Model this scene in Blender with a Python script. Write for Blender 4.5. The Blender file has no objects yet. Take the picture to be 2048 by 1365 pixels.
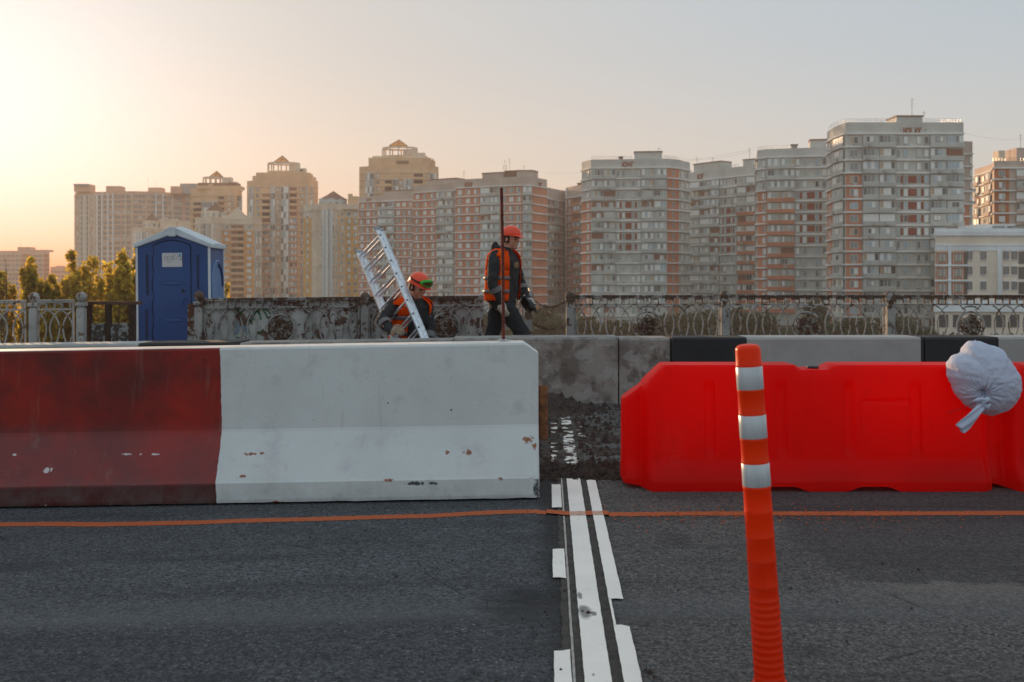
import bpy, bmesh, math, random
from mathutils import Vector, Matrix, noise
R = math.radians
S = bpy.context.scene
COL = S.collection
F = 35.0 / 36.0 * 2048          # focal length in photograph pixels
EYE = 1.2                       # camera height over the road

# ------------------------------------------------------------------ camera, sky, sun, exposure
cam = bpy.data.cameras.new('camera'); camo = bpy.data.objects.new('camera', cam); COL.objects.link(camo)
camo.location = (0, 0, EYE); camo.rotation_euler = (R(90), 0, 0)
cam.lens = 35; cam.sensor_width = 36; cam.shift_y = -123.5 / 2048
cam.clip_start = 0.1; cam.clip_end = 6000
cam.dof.use_dof = True; cam.dof.focus_distance = 5.6; cam.dof.aperture_fstop = 5.0
S.camera = camo
SKY_LOW, SKY_WIDE, SKY_TIGHT = -7.0, -5.0, -42.0
SKY_TINT, SKY_COOL, SKY_ORANGE, SKY_PEACH, SKY_GLOW = (3.43, 3.50, 3.44), (0.79, 0.985, 1.18), (1.0, 0.46, 0.12), (2.10, 1.40, 0.94), (3.0, 3.0, 3.3)
SUN_EL, SUN_AZ = 5.4, -31.0     # azimuth from +Y, negative = to the left
sd = Vector((math.sin(R(SUN_AZ)) * math.cos(R(SUN_EL)), math.cos(R(SUN_AZ)) * math.cos(R(SUN_EL)), math.sin(R(SUN_EL))))
world = bpy.data.worlds.new('World'); S.world = world; world.use_nodes = True
wn = world.node_tree
def wnode(t, **k):
    n = wn.nodes.new(t)
    for a, v in k.items(): setattr(n, a, v)
    return n
def wput(sock, v):
    if isinstance(v, bpy.types.NodeSocket): wn.links.new(v, sock)
    else: sock.default_value = v
def wmath(op, a, b=0.0, clamp=False):
    n = wnode('ShaderNodeMath', operation=op, use_clamp=clamp); wput(n.inputs[0], a); wput(n.inputs[1], b); return n.outputs[0]
def wmix(kind, f, a, b):
    n = wnode('ShaderNodeMixRGB', blend_type=kind); wput(n.inputs[0], f); wput(n.inputs[1], a); wput(n.inputs[2], b); return n.outputs[0]
bg = wn.nodes['Background']; bg.inputs[1].default_value = 0.15
sky = wnode('ShaderNodeTexSky', sky_type='NISHITA', sun_disc=False)
sky.sun_elevation = R(SUN_EL); sky.sun_rotation = R(SUN_AZ)
sky.altitude = 0; sky.air_density = 1.0; sky.dust_density = 5.0; sky.ozone_density = 3.0
# compress the sky's range, lifting its unseen side behind the camera, then warm the low air towards the sun
gam = wnode('ShaderNodeGamma'); gam.inputs[1].default_value = 0.10; wn.links.new(sky.outputs[0], gam.inputs[0])
tc = wnode('ShaderNodeTexCoord'); sep = wnode('ShaderNodeSeparateXYZ'); wn.links.new(tc.outputs['Generated'], sep.inputs[0])
elev = wmath('ABSOLUTE', sep.outputs[2])
dot = wnode('ShaderNodeVectorMath', operation='DOT_PRODUCT'); wn.links.new(tc.outputs['Generated'], dot.inputs[0]); dot.inputs[1].default_value = sd
near = wmath('SUBTRACT', 1.0, dot.outputs['Value'])                       # 0 at the sun, 2 opposite
low = wmath('POWER', 2.718, wmath('MULTIPLY', elev, SKY_LOW))              # 1 at the horizon
low2 = wmath('POWER', 2.718, wmath('MULTIPLY', elev, -22.0))
wide = wmath('POWER', 2.718, wmath('MULTIPLY', near, SKY_WIDE))
tight = wmath('POWER', 2.718, wmath('MULTIPLY', near, SKY_TIGHT))
c = wmix('MULTIPLY', 1.0, gam.outputs[0], (*SKY_TINT, 1))
c = wmix('MULTIPLY', wmath('SUBTRACT', 1.0, wide), c, (*SKY_COOL, 1))
c = wmix('MULTIPLY', wmath('MULTIPLY', low2, wide), c, (*SKY_ORANGE, 1))
c = wmix('MULTIPLY', low, c, (*SKY_PEACH, 1))
hi = wmath('MULTIPLY', wmath('SUBTRACT', 1.0, low2), tight)
c = wmix('MULTIPLY', wmath('MULTIPLY', wmath('SUBTRACT', elev, 0.22, True), 1.6, True), c, (1.42, 1.26, 1.10, 1))   # brightened and warmed towards the zenith, added to light the road stripes
c = wmix('ADD', hi, c, (*SKY_GLOW, 1))
wn.links.new(c, bg.inputs[0])
sl = bpy.data.lights.new('sun', 'SUN'); sl.energy = 5.0; sl.angle = R(0.6); sl.color = (1.0, 0.62, 0.32)
so = bpy.data.objects.new('sun', sl); COL.objects.link(so)
so.rotation_euler = sd.to_track_quat('Z', 'Y').to_euler(); so.location = (-8, 12, 20)
S.view_settings.view_transform = 'Standard'; S.view_settings.look = 'None'
S.view_settings.gamma = 1.0; S.view_settings.exposure = 0.0
try: S.view_settings.use_curve_mapping = False
except Exception: pass

# ------------------------------------------------------------------ helpers
rng = random.Random(7)
def at(px, py, D):
    return Vector(((px - 1024) / F * D, D, EYE - (py - 559) / F * D))
def X(px, D): return (px - 1024) / F * D
def Z(py, D): return EYE - (py - 559) / F * D
def gz(x, y):
    """the left half of the bridge deck falls away gently from the joint"""
    return (0.0175 - 0.001 * max(-1.0, min(8.0, y - 5))) * min(0.0, max(-9.0, x) - 0.2)

def tag(o, label=None, cat=None, group=None, kind=None):
    if label: o['label'] = label
    if cat: o['category'] = cat
    if group: o['group'] = group
    if kind: o['kind'] = kind
    return o
def thing(name, label, cat, loc=(0, 0, 0), rz=0.0, group=None):
    o = bpy.data.objects.new(name, None); COL.objects.link(o)
    o.location = loc; o.rotation_euler = (0, 0, rz); o.empty_display_size = 0.1
    return tag(o, label, cat, group)
def link(name, mesh, parent=None, loc=(0, 0, 0), rot=(0, 0, 0)):
    o = bpy.data.objects.new(name, mesh); COL.objects.link(o)
    if parent is not None: o.parent = parent
    o.location = loc; o.rotation_euler = rot
    return o

class MB:
    """collects shapes; build() links them as one mesh object"""
    def __init__(s): s.v = []; s.f = []; s.m = []
    def add(s, vs, fs, m=0):
        n = len(s.v); s.v += [tuple(v) for v in vs]
        for f in fs: s.f.append(tuple(i + n for i in f)); s.m.append(m)
        return s
    def box(s, x0, y0, z0, x1, y1, z1, m=0):
        v = [(x, y, z) for x in (x0, x1) for y in (y0, y1) for z in (z0, z1)]
        return s.add(v, [(0, 1, 3, 2), (4, 6, 7, 5), (0, 4, 5, 1), (2, 3, 7, 6), (0, 2, 6, 4), (1, 5, 7, 3)], m)
    def obox(s, c, ax, ay, az, m=0):
        """box from a centre and three half-axis vectors"""
        c = Vector(c); ax = Vector(ax); ay = Vector(ay); az = Vector(az)
        v = [c + a * ax + b * ay + d * az for a in (-1, 1) for b in (-1, 1) for d in (-1, 1)]
        return s.add(v, [(0, 1, 3, 2), (4, 6, 7, 5), (0, 4, 5, 1), (2, 3, 7, 6), (0, 2, 6, 4), (1, 5, 7, 3)], m)
    def prism(s, pts, z0, z1, m=0, cap=True):
        n = len(pts); v = [(p[0], p[1], z0) for p in pts] + [(p[0], p[1], z1) for p in pts]
        fs = [(i, (i + 1) % n, n + (i + 1) % n, n + i) for i in range(n)]
        if cap: fs += [tuple(range(n))[::-1], tuple(range(n, 2 * n))]
        return s.add(v, fs, m)
    def loft(s, rings, m=0, cap=True, closed=True):
        n = len(rings[0]); v = [p for r in rings for p in r]; fs = []
        for a in range(len(rings) - 1):
            for i in range(n if closed else n - 1):
                j = (i + 1) % n
                fs.append((a * n + i, a * n + j, (a + 1) * n + j, (a + 1) * n + i))
        if cap and closed:
            fs.append(tuple(range(n))[::-1]); k = (len(rings) - 1) * n; fs.append(tuple(range(k, k + n)))
        return s.add(v, fs, m)
    def tube(s, path, r, n=8, m=0, flat=None, cap=True, up=(0, 0, 1)):
        """round tube along a path; r a number or a list; flat=(a,b) gives an elliptic section scale"""
        P = [Vector(p) for p in path]; rr = r if isinstance(r, (list, tuple)) else [r] * len(P)
        rings = []; prev = None
        for i, p in enumerate(P):
            t = (P[min(i + 1, len(P) - 1)] - P[max(i - 1, 0)])
            t = t.normalized() if t.length > 1e-9 else Vector((0, 0, 1))
            if prev is None:
                u = Vector(up); u = u - u.dot(t) * t
                if u.length < 1e-3: u = Vector((1, 0, 0)) - Vector((1, 0, 0)).dot(t) * t
            else: u = prev - prev.dot(t) * t
            u.normalize(); w = t.cross(u); prev = u
            fa, fb = flat or (1, 1)
            rings.append([p + rr[i] * (fa * math.cos(2 * math.pi * k / n) * w + fb * math.sin(2 * math.pi * k / n) * u) for k in range(n)])
        return s.loft(rings, m, cap)
    def lathe(s, prof, n=16, c=(0, 0, 0), m=0, axis=None):
        rings = []
        for r, z in prof:
            rings.append([Vector((c[0] + r * math.cos(2 * math.pi * k / n), c[1] + r * math.sin(2 * math.pi * k / n), c[2] + z)) for k in range(n)])
        return s.loft(rings, m, True)
    def ball(s, c, r, n=12, m=0, sc=(1, 1, 1)):
        rings = []
        for a in range(1, n):
            t = math.pi * a / n
            rings.append([Vector((c[0] + r * sc[0] * math.sin(t) * math.cos(2 * math.pi * k / n), c[1] + r * sc[1] * math.sin(t) * math.sin(2 * math.pi * k / n), c[2] - r * sc[2] * math.cos(t))) for k in range(n)])
        return s.loft(rings, m, True)
    def mesh(s, name, mats, smooth=False, off=None):
        me = bpy.data.meshes.new(name)
        v = s.v if off is None else [(p[0] - off[0], p[1] - off[1], p[2] - off[2]) for p in s.v]
        me.from_pydata(v, [], s.f)
        for x in (mats if isinstance(mats, (list, tuple)) else [mats]): me.materials.append(x)
        if any(s.m): me.polygons.foreach_set('material_index', s.m)
        if smooth: me.polygons.foreach_set('use_smooth', [True] * len(me.polygons))
        me.update()
        return me
    def build(s, name, mats, parent=None, smooth=False, world=True, recalc=True):
        """world=True: the vertices are world positions; an unrotated parent's place is taken off"""
        off = parent.location if (parent is not None and world) else None
        me = s.mesh(name, mats, smooth, off)
        if recalc:
            bm = bmesh.new(); bm.from_mesh(me); bmesh.ops.recalc_face_normals(bm, faces=bm.faces); bm.to_mesh(me); bm.free()
        return link(name, me, parent)

def bevel(o, w, seg=2, ang=35):
    b = o.modifiers.new('bevel', 'BEVEL'); b.width = w; b.segments = seg; b.limit_method = 'ANGLE'; b.angle_limit = R(ang)
    return o
def fuse(o, voxel, smooth=4, sub=False):
    r = o.modifiers.new('remesh', 'REMESH'); r.mode = 'VOXEL'; r.voxel_size = voxel; r.use_smooth_shade = True
    if smooth:
        k = o.modifiers.new('smooth', 'SMOOTH'); k.iterations = smooth; k.factor = 0.5
    return o

# ------------------------------------------------------------------ materials
class NT:
    def __init__(s, name):
        s.mat = bpy.data.materials.new(name); s.mat.use_nodes = True; s.t = s.mat.node_tree
        s.bsdf = s.t.nodes['Principled BSDF']; s.out = s.t.nodes['Material Output']; s._c = None
    def n(s, t, **k):
        x = s.t.nodes.new(t)
        for a, v in k.items(): setattr(x, a, v)
        return x
    def put(s, sock, v):
        if isinstance(v, bpy.types.NodeSocket): s.t.links.new(v, sock)
        elif isinstance(v, (tuple, list)) and len(v) == 3 and sock.type == 'RGBA': sock.default_value = (*v, 1)
        else: sock.default_value = v
    def co(s):
        if s._c is None: s._c = s.n('ShaderNodeTexCoord').outputs['Object']
        return s._c
    def wco(s):
        return s.n('ShaderNodeNewGeometry').outputs['Position']
    def map(s, v, scale=(1, 1, 1), loc=(0, 0, 0)):
        m = s.n('ShaderNodeMapping'); s.put(m.inputs[0], v); m.inputs['Scale'].default_value = scale; m.inputs['Location'].default_value = loc; return m.outputs[0]
    def noise(s, scale, detail=4, rough=0.55, v=None, dist=0.0):
        x = s.n('ShaderNodeTexNoise'); s.put(x.inputs['Vector'], v if v is not None else s.co())
        x.inputs['Scale'].default_value = scale; x.inputs['Detail'].default_value = detail; x.inputs['Roughness'].default_value = rough; x.inputs['Distortion'].default_value = dist
        return x.outputs['Fac']
    def voro(s, scale, v=None, out='Distance', feature='F1'):
        x = s.n('ShaderNodeTexVoronoi', feature=feature); s.put(x.inputs['Vector'], v if v is not None else s.co()); x.inputs['Scale'].default_value = scale
        return x.outputs[out]
    def math(s, op, a, b=0.0, clamp=False):
        x = s.n('ShaderNodeMath', operation=op, use_clamp=clamp); s.put(x.inputs[0], a); s.put(x.inputs[1], b); return x.outputs[0]
    def ramp(s, v, lo, hi, a=0.0, b=1.0):
        x = s.n('ShaderNodeMapRange'); x.clamp = True; s.put(x.inputs[0], v)
        for i, q in zip((1, 2, 3, 4), (lo, hi, a, b)): x.inputs[i].default_value = q
        return x.outputs[0]
    def mix(s, f, a, b, kind='MIX'):
        x = s.n('ShaderNodeMixRGB', blend_type=kind); s.put(x.inputs[0], f); s.put(x.inputs[1], a); s.put(x.inputs[2], b); return x.outputs[0]
    def xyz(s, v=None):
        x = s.n('ShaderNodeSeparateXYZ'); s.put(x.inputs[0], v if v is not None else s.co()); return x.outputs
    def color(s, v): s.put(s.bsdf.inputs['Base Color'], v); return s
    def rough(s, v): s.put(s.bsdf.inputs['Roughness'], v); return s
    def bump(s, h, strength=0.3, dist=0.01, normal=None):
        x = s.n('ShaderNodeBump'); s.put(x.inputs['Height'], h); x.inputs['Strength'].default_value = strength; x.inputs['Distance'].default_value = dist
        if normal is not None: s.t.links.new(normal, x.inputs['Normal'])
        s.t.links.new(x.outputs[0], s.bsdf.inputs['Normal']); return x.outputs[0]

def mat(name, col, rough=0.7, var=0.12, scale=4.0, metal=0.0, bump=0.0, bscale=40, spec=None, fine=0.0):
    t = NT(name)
    a = t.noise(scale, 5)
    c = t.mix(t.ramp(a, 0.3, 0.7), tuple(x * (1 - var) for x in col), tuple(min(1, x * (1 + var)) for x in col))
    if fine:
        c = t.mix(t.ramp(t.noise(scale * 14, 4), 0.35, 0.7), c, tuple(x * (1 - fine) for x in col))
    t.color(c); t.rough(rough); t.bsdf.inputs['Metallic'].default_value = metal
    if spec is not None: t.bsdf.inputs['Specular IOR Level'].default_value = spec
    if bump: t.bump(t.noise(bscale, 4), bump, 0.01)
    return t.mat

def text_mesh(cu, parent, loc, rot, name='printed_text'):
    """flat or extruded lettering turned into a plain mesh part"""
    o = bpy.data.objects.new('tmp', cu); COL.objects.link(o); bpy.context.view_layer.update()
    me = bpy.data.meshes.new_from_object(o.evaluated_get(bpy.context.evaluated_depsgraph_get()))
    me.name = name; bpy.data.objects.remove(o); bpy.data.curves.remove(cu)
    return link(name, me, parent, loc, rot)

# ------------------------------------------------------------------ ground, road, river
def asphalt():
    t = NT('asphalt'); w = t.wco(); xyz = t.xyz(w)
    side = t.ramp(t.math('ADD', xyz[0], t.math('MULTIPLY', t.noise(3, 4, v=w), 0.1)), 0.2, 0.36)
    base = t.mix(side, (0.116, 0.123, 0.138), (0.150, 0.142, 0.134))
    big = t.noise(1.0, 5, 0.6, v=t.map(w, (0.5, 1.6, 1)))
    base = t.mix(t.ramp(big, 0.35, 0.68), t.mix(0.25, base, (0.03, 0.03, 0.034)), t.mix(0.12, base, (0.26, 0.26, 0.265)))
    # an old paving seam: the nearer strip is a little darker
    seam = t.math('ADD', xyz[1], t.math('MULTIPLY', t.noise(2.2, 4, v=w), 0.12))
    strip = t.math('MULTIPLY', t.ramp(seam, 3.60, 3.66, 1, 0), t.ramp(xyz[0], 0.1, 0.25, 1, 0))
    base = t.mix(t.math('MULTIPLY', strip, 0.30), base, (0.05, 0.05, 0.055))
    worn = t.math('MULTIPLY', t.ramp(seam, 3.60, 3.95, 1, 0), t.ramp(seam, 3.52, 3.64, 0, 1))
    # aggregate: stones of several greys in a black binder
    def cells(sc):
        q = t.n('ShaderNodeSeparateColor'); t.put(q.inputs[0], t.voro(sc, v=w, out='Color')); return q.outputs
    wob = t.mix(0.03, w, t.n('ShaderNodeTexNoise').outputs['Color'])
    g1, g2, g3 = cells(230), cells(95), cells(46)
    c = t.mix(1.0, base, t.mix(t.ramp(g1[0], 0, 1), (0.55, 0.55, 0.56), (1.35, 1.34, 1.33)), 'MULTIPLY')
    c = t.mix(1.0, c, t.mix(t.ramp(g2[0], 0, 1), (0.45, 0.46, 0.47), (1.6, 1.58, 1.55)), 'MULTIPLY')
    light = t.math('MULTIPLY', t.math('GREATER_THAN', g2[1], 0.90), t.ramp(t.voro(95, v=w), 0.2, 0.45, 1, 0))
    c = t.mix(t.math('MULTIPLY', light, 0.75), c, t.mix(g2[2], (0.36, 0.32, 0.28), (0.33, 0.34, 0.36)))
    big_st = t.math('MULTIPLY', t.math('GREATER_THAN', g3[1], 0.90), t.ramp(t.voro(46, v=w), 0.12, 0.34, 1, 0))
    c = t.mix(t.math('MULTIPLY', big_st, 0.8), c, t.mix(g3[0], (0.44, 0.38, 0.31), (0.34, 0.35, 0.37)))
    s3 = t.noise(48, 5, 0.75, v=w)
    c = t.mix(t.ramp(s3, 0.52, 0.68, 0, 0.75), c, (0.020, 0.020, 0.023))
    pat = t.noise(0.9, 6, 0.7, v=t.map(w, (0.45, 2.6, 1), (3, 1, 0)))
    c = t.mix(t.ramp(pat, 0.50, 0.62, 0, 0.42), c, (0.035, 0.036, 0.040)); c = t.mix(t.ramp(pat, 0.44, 0.34, 0, 0.22), c, (0.19, 0.19, 0.195))
    # cracks, only here and there
    cr = t.voro(0.9, v=t.mix(0.12, w, t.n('ShaderNodeTexNoise').outputs['Color']), feature='DISTANCE_TO_EDGE')
    crack = t.math('MULTIPLY', t.ramp(cr, 0.0, 0.004, 0.8, 0), t.ramp(t.noise(1.7, 3, v=w), 0.56, 0.62))
    c = t.mix(t.math('MULTIPLY', worn, 0.40), c, (0.2, 0.2, 0.205))
    c = t.mix(crack, c, (0.025, 0.025, 0.028))
    # newer, darker patch on the right and the pale worn rim in front of it
    ed = t.math('MULTIPLY', t.math('SUBTRACT', t.noise(4, 5, 0.7, v=w), 0.5), 0.35)
    ax = t.math('ADD', xyz[0], ed); ay = t.math('ADD', xyz[1], t.math('ADD', ed, t.math('MULTIPLY', xyz[0], 0.06)))
    newer = t.math('MULTIPLY', t.ramp(ax, 1.30, 1.34), t.ramp(ay, 4.02, 4.07))
    c = t.mix(t.math('MULTIPLY', newer, 0.38), c, (0.045, 0.045, 0.052))
    rim = t.math('MULTIPLY', t.ramp(ax, 1.2, 1.6), t.math('MULTIPLY', t.ramp(ay, 3.70, 3.95), t.ramp(ay, 4.03, 4.06, 1, 0)))
    c = t.mix(t.math('MULTIPLY', rim, 0.40), c, (0.30, 0.265, 0.235))
    sx = t.math('DIVIDE', t.math('SUBTRACT', xyz[0], 0.05), 0.20); sy = t.math('DIVIDE', t.math('SUBTRACT', xyz[1], 3.70), 0.26); sr = t.math('ADD', t.math('MULTIPLY', sx, sx), t.math('MULTIPLY', sy, sy))
    smear = t.ramp(t.math('ADD', sr, t.math('MULTIPLY', t.noise(9, 5, 0.7, v=t.map(w, (0.5, 1.5, 1))), 1.6)), 0.7, 1.9, 0.85, 0)
    c = t.mix(smear, c, (0.020, 0.020, 0.022))
    tar = t.math('MULTIPLY', t.ramp(t.math('ADD', xyz[0], t.math('MULTIPLY', t.noise(14, 5, 0.75, v=w), 0.12)), 0.17, 0.23), t.ramp(xyz[0], 0.30, 0.34, 1, 0))
    c = t.mix(t.math('MULTIPLY', tar, 0.75), c, (0.028, 0.027, 0.028))
    for (cx, cy, rx_, ry_) in ((-2.2, 4.3, 0.35, 0.10), (0.95, 3.2, 0.12, 0.09), (1.9, 3.3, 0.25, 0.06), (-0.9, 3.05, 0.15, 0.07), (0.75, 4.6, 0.10, 0.2)):
        ox = t.math('DIVIDE', t.math('SUBTRACT', xyz[0], cx), rx_); oy = t.math('DIVIDE', t.math('SUBTRACT', xyz[1], cy), ry_); orr = t.math('ADD', t.math('MULTIPLY', ox, ox), t.math('MULTIPLY', oy, oy))
        c = t.mix(t.ramp(t.math('ADD', orr, t.math('MULTIPLY', t.noise(12, 5, 0.7, v=w), 1.5)), 0.7, 1.7, 0.5, 0), c, (0.03, 0.03, 0.034))
    # dark drag marks beside the joint
    near = t.math('MULTIPLY', t.ramp(xyz[0], -0.35, 0.2, 0, 1), t.ramp(xyz[0], 0.2, 0.28, 1, 0))
    mk = t.math('MULTIPLY', near, t.ramp(t.noise(2.4, 5, 0.7, v=t.map(w, (1, 2.2, 1))), 0.45, 0.62))
    c = t.mix(t.math('MULTIPLY', mk, 0.6), c, (0.035, 0.034, 0.034))
    t.color(c); t.rough(t.ramp(big, 0.3, 0.7, 0.72, 0.9)); t.bsdf.inputs['Specular IOR Level'].default_value = 0.35
    h = t.math('ADD', t.math('ADD', t.math('MULTIPLY', t.voro(95, v=w), 1.0), t.math('MULTIPLY', t.voro(230, v=w), 0.5)), t.math('ADD', t.math('MULTIPLY', s3, 0.8), t.math('MULTIPLY', crack, -1.5)))
    t.bump(h, 1.0, 0.012)
    return t.mat
ASPH = asphalt()
CONC = mat('grey_concrete', (0.20, 0.195, 0.185), 0.9, 0.25, 1.6, bump=0.4, bscale=30, fine=0.2)

def sheet(name, xs, ys, zf, m, kind='structure'):
    b = MB(); n = len(ys)
    b.add([(x, y, zf(x, y)) for x in xs for y in ys], [(i * n + j, (i + 1) * n + j, (i + 1) * n + j + 1, i * n + j + 1) for i in range(len(xs) - 1) for j in range(n - 1)])
    o = b.build(name, m); return tag(o, kind=kind)
rx = [-60, -30, -14, -9] + [-8 + 0.5 * i for i in range(16)] + [0.0, 0.2, 0.4] + [0.9 + 0.5 * i for i in range(20)] + [16, 30, 60]
ry = [-40, -10, 0] + [1 + 0.5 * i for i in range(22)] + [12.15]
road = sheet('road', rx, ry, lambda x, y: gz(x, y), ASPH)
# kerb and service walk under the railing
wb = MB()
for i in range(len(rx) - 1):
    a, c = rx[i], rx[i + 1]
    pts = []
    for x in (a, c):
        g = gz(x, 12.3)
        pts.append([(x, 12.15, g - 0.6), (x, 12.15, g + 0.12), (x, 15.9, g + 0.12), (x, 15.9, g - 0.6)])
    n = len(wb.v); wb.v += pts[0] + pts[1]
    for k in range(4):
        j = (k + 1) % 4; wb.f.append((n + k, n + j, n + 4 + j, n + 4 + k)); wb.m.append(0)
walk = tag(wb.build('pavement', CONC), kind='structure')
db = MB().box(-60, -40, -1.6, 60, 15.7, -0.75); tag(db.build('bridge_deck', CONC), kind='structure')

def terrain():
    t = NT('river_bank_ground'); w = t.wco()
    a = t.noise(0.06, 5, v=w); b = t.noise(1.5, 4, v=w)
    c = t.mix(t.ramp(a, 0.4, 0.6), (0.055, 0.06, 0.022), (0.11, 0.095, 0.06)); c = t.mix(t.ramp(b, 0.4, 0.7, 0, 0.6), c, (0.03, 0.035, 0.012))
    t.color(c); t.rough(0.95); t.bump(b, 0.6, 0.2); return t.mat
TG = terrain()
sheet('ground', [-3000, -600, -250, 0, 250, 600, 3000], [-400, 0, 118, 120, 206, 209, 400, 900, 5000],
      lambda x, y: -13.0 if 119 < y < 207 else -10.8, TG)
wt = NT('river_water'); wt.color((0.02, 0.03, 0.03)); wt.rough(0.08); wt.bump(wt.noise(1.2, 3, v=wt.map(wt.wco(), (1, 0.4, 1))), 0.25, 0.1)
sheet('river', [-3000, 3000], [118.5, 208.6], lambda x, y: -11.6, wt.mat)

# ------------------------------------------------------------------ markings across the bridge joint
def tape():
    t = NT('white_road_tape'); w = t.wco()
    c = t.mix(t.ramp(t.noise(3, 5, v=w), 0.4, 0.75), (0.95, 0.865, 0.80), (0.85, 0.77, 0.71))
    c = t.mix(t.ramp(t.noise(38, 4, 0.7, v=w), 0.62, 0.8, 0, 0.5), c, (0.34, 0.31, 0.29))
    c = t.mix(t.ramp(t.noise(7, 6, 0.75, v=t.map(w, (1.5, 1, 1), (3, 0, 0))), 0.66, 0.74, 0, 0.7), c, (0.09, 0.085, 0.08))
    p = t.xyz(w)
    for (x0, y0, rx, ry) in ((0.262, 3.565, 0.030, 0.085), (0.292, 3.55, 0.012, 0.03), (0.255, 3.75, 0.012, 0.05), (0.245, 3.0, 0.006, 0.012)):
        dx = t.math('DIVIDE', t.math('SUBTRACT', p[0], x0), rx); dy = t.math('DIVIDE', t.math('SUBTRACT', p[1], y0), ry); rr = t.math('ADD', t.math('MULTIPLY', dx, dx), t.math('MULTIPLY', dy, dy))
        c = t.mix(t.ramp(t.math('ADD', rr, t.math('MULTIPLY', t.noise(30, 4, v=w), 1.2)), 0.9, 1.6, 0.8, 0), c, (0.10, 0.095, 0.09))
    t.color(c); t.rough(0.75); t.bump(t.noise(90, 3, v=w), 0.2, 0.002); return t.mat
TAPE = tape()
SEAL = mat('joint_sealant', (0.080, 0.068, 0.058), 0.9, 0.6, 16, bump=1.0, bscale=75, fine=0.6)
def jx(y): return 0.216 + 0.037 * (y - 2.964)
def D_of(py): return EYE * F / (py - 559)
def strip(b, x0, x1, y0, y1, z, seed=0, jag=0.012, edge=0.0015, m=0):
    """a lightly ragged strip along the joint, x0/x1 measured from the joint line"""
    r = random.Random(seed); n = max(2, int((y1 - y0) / 0.04)); v = []; f = []
    y = [y0 + (y1 - y0) * i / n for i in range(n + 1)]
    for i, yy in enumerate(y):
        e = jag if i in (0, n) else 0
        for k, x in enumerate((x0, (x0 + x1) / 2, x1)):
            xx = jx(yy) + x + (r.uniform(-edge, edge) if k != 1 else 0); y2 = yy + r.uniform(-e, e)
            v.append((xx, y2, gz(xx, y2) + z))
    for i in range(n):
        for k in range(2): f.append((3 * i + k, 3 * i + k + 1, 3 * i + k + 4, 3 * i + k + 3))
    b.add(v, f, m)
sb = MB(); strip(sb, -0.062, 0.128, 0.6, 9.2, 0.003, 1, edge=0.006); tag(sb.build('expansion_joint', SEAL), kind='structure')
mb_ = MB(); strip(mb_, -0.034, -0.026, 0.6, 6.0, 0.006, 2, edge=0.001)
STEEL = mat('worn_steel', (0.35, 0.34, 0.33), 0.35, 0.3, 30, metal=0.9)
tag(mb_.build('joint_rail', STEEL), kind='structure')
pieces = [(0.0, 0.081, D_of(1500), D_of(961)), (0.117, 0.171, D_of(1201), D_of(963)), (0.117, 0.171, D_of(1500), D_of(1256)), (0.117, 0.126, D_of(1256), D_of(1201)),
          (-0.090, -0.038, D_of(1019), D_of(972)), (-0.090, -0.038, D_of(1160), D_of(1102)), (-0.090, -0.038, D_of(1450), D_of(1304)),
          (0.0, 0.081, 6.40, 8.62), (-0.090, -0.038, 6.45, 8.5), (0.117, 0.171, 7.2, 8.6)]
def worn_tape():
    t = NT('buried_road_tape'); w = t.wco(); p = t.xyz(w); j = t.math('SUBTRACT', p[0], t.math('ADD', t.math('MULTIPLY', p[1], 0.037), 0.106))
    side = t.math('MAXIMUM', t.ramp(j, 0.085, 0.10, 0, 0.075), t.ramp(j, -0.03, -0.015, 0.045, 0))
    m = t.math('ADD', t.noise(7.5, 6, 0.72, v=t.map(w, (0.9, 0.75, 1))), t.math('ADD', side, t.math('MULTIPLY', t.noise(55, 4, 0.7, v=w), 0.10)))
    t.color(t.mix(t.ramp(m, 0.53, 0.545), t.mix(t.ramp(t.noise(20, 4, v=w), 0.4, 0.7), (0.85, 0.80, 0.75), (0.5, 0.46, 0.43)), (0.055, 0.038, 0.030))); t.rough(0.95); t.bsdf.inputs['Specular IOR Level'].default_value = 0.1; t.bump(m, 0.3, 0.006); return t.mat
TAPEW = worn_tape()
for i, (a, c, y0, y1) in enumerate(pieces):
    b = MB(); strip(b, a, c, y0, y1, 0.0085, 30 + i, jag=0.014 if i < 7 else 0.03, edge=0.0010 if i < 7 else 0.006)
    tag(b.build('road_marking', TAPE if i < 7 else TAPEW), kind='structure')
# sprayed orange setting-out line
def spray():
    t = NT('orange_spray_paint'); w = t.wco()
    c = t.mix(t.ramp(t.noise(130, 3, 0.7, v=w), 0.52, 0.68), (0.56, 0.115, 0.028), (0.14, 0.04, 0.02))
    t.color(c); t.rough(0.8); t.bump(t.voro(160, v=w), 0.7, 0.006); return t.mat
SPR = spray()
lp = [(-200, 1054), (0, 1050), (100, 1049), (200, 1050), (300, 1048), (400, 1046), (500, 1042), (600, 1040), (700, 1037), (800, 1034), (860, 1033), (960, 1027), (1020, 1024.5), (1070, 1024), (1110, 1028), (1140, 1031),
      (1180, 1030), (1250, 1029.5), (1400, 1028), (1540, 1028), (1750, 1028), (2048, 1027), (2250, 1028)]
ob = MB(); v = []; f = []; k = 0
for a in range(len(lp) - 1):
    for s in range(30):
        u = s / 30; px = lp[a][0] + (lp[a + 1][0] - lp[a][0]) * u; py = lp[a][1] + (lp[a + 1][1] - lp[a][1]) * u
        D = D_of(py); x = X(px, D)
        for _ in range(3): D = (EYE - gz(x, D)) * F / (py - 559); x = X(px, D)
        wd = 0.043 + 0.006 * noise.noise(Vector((x * 3, 0, 1))); 
        v += [(x, D - wd + 0.010 * noise.noise(Vector((x * 42, 3, 0))), 0), (x, D + wd + 0.010 * noise.noise(Vector((x * 42, 9, 0))), 0)]
        if k: f.append((2 * k - 2, 2 * k, 2 * k + 1, 2 * k - 1))
        k += 1
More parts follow.
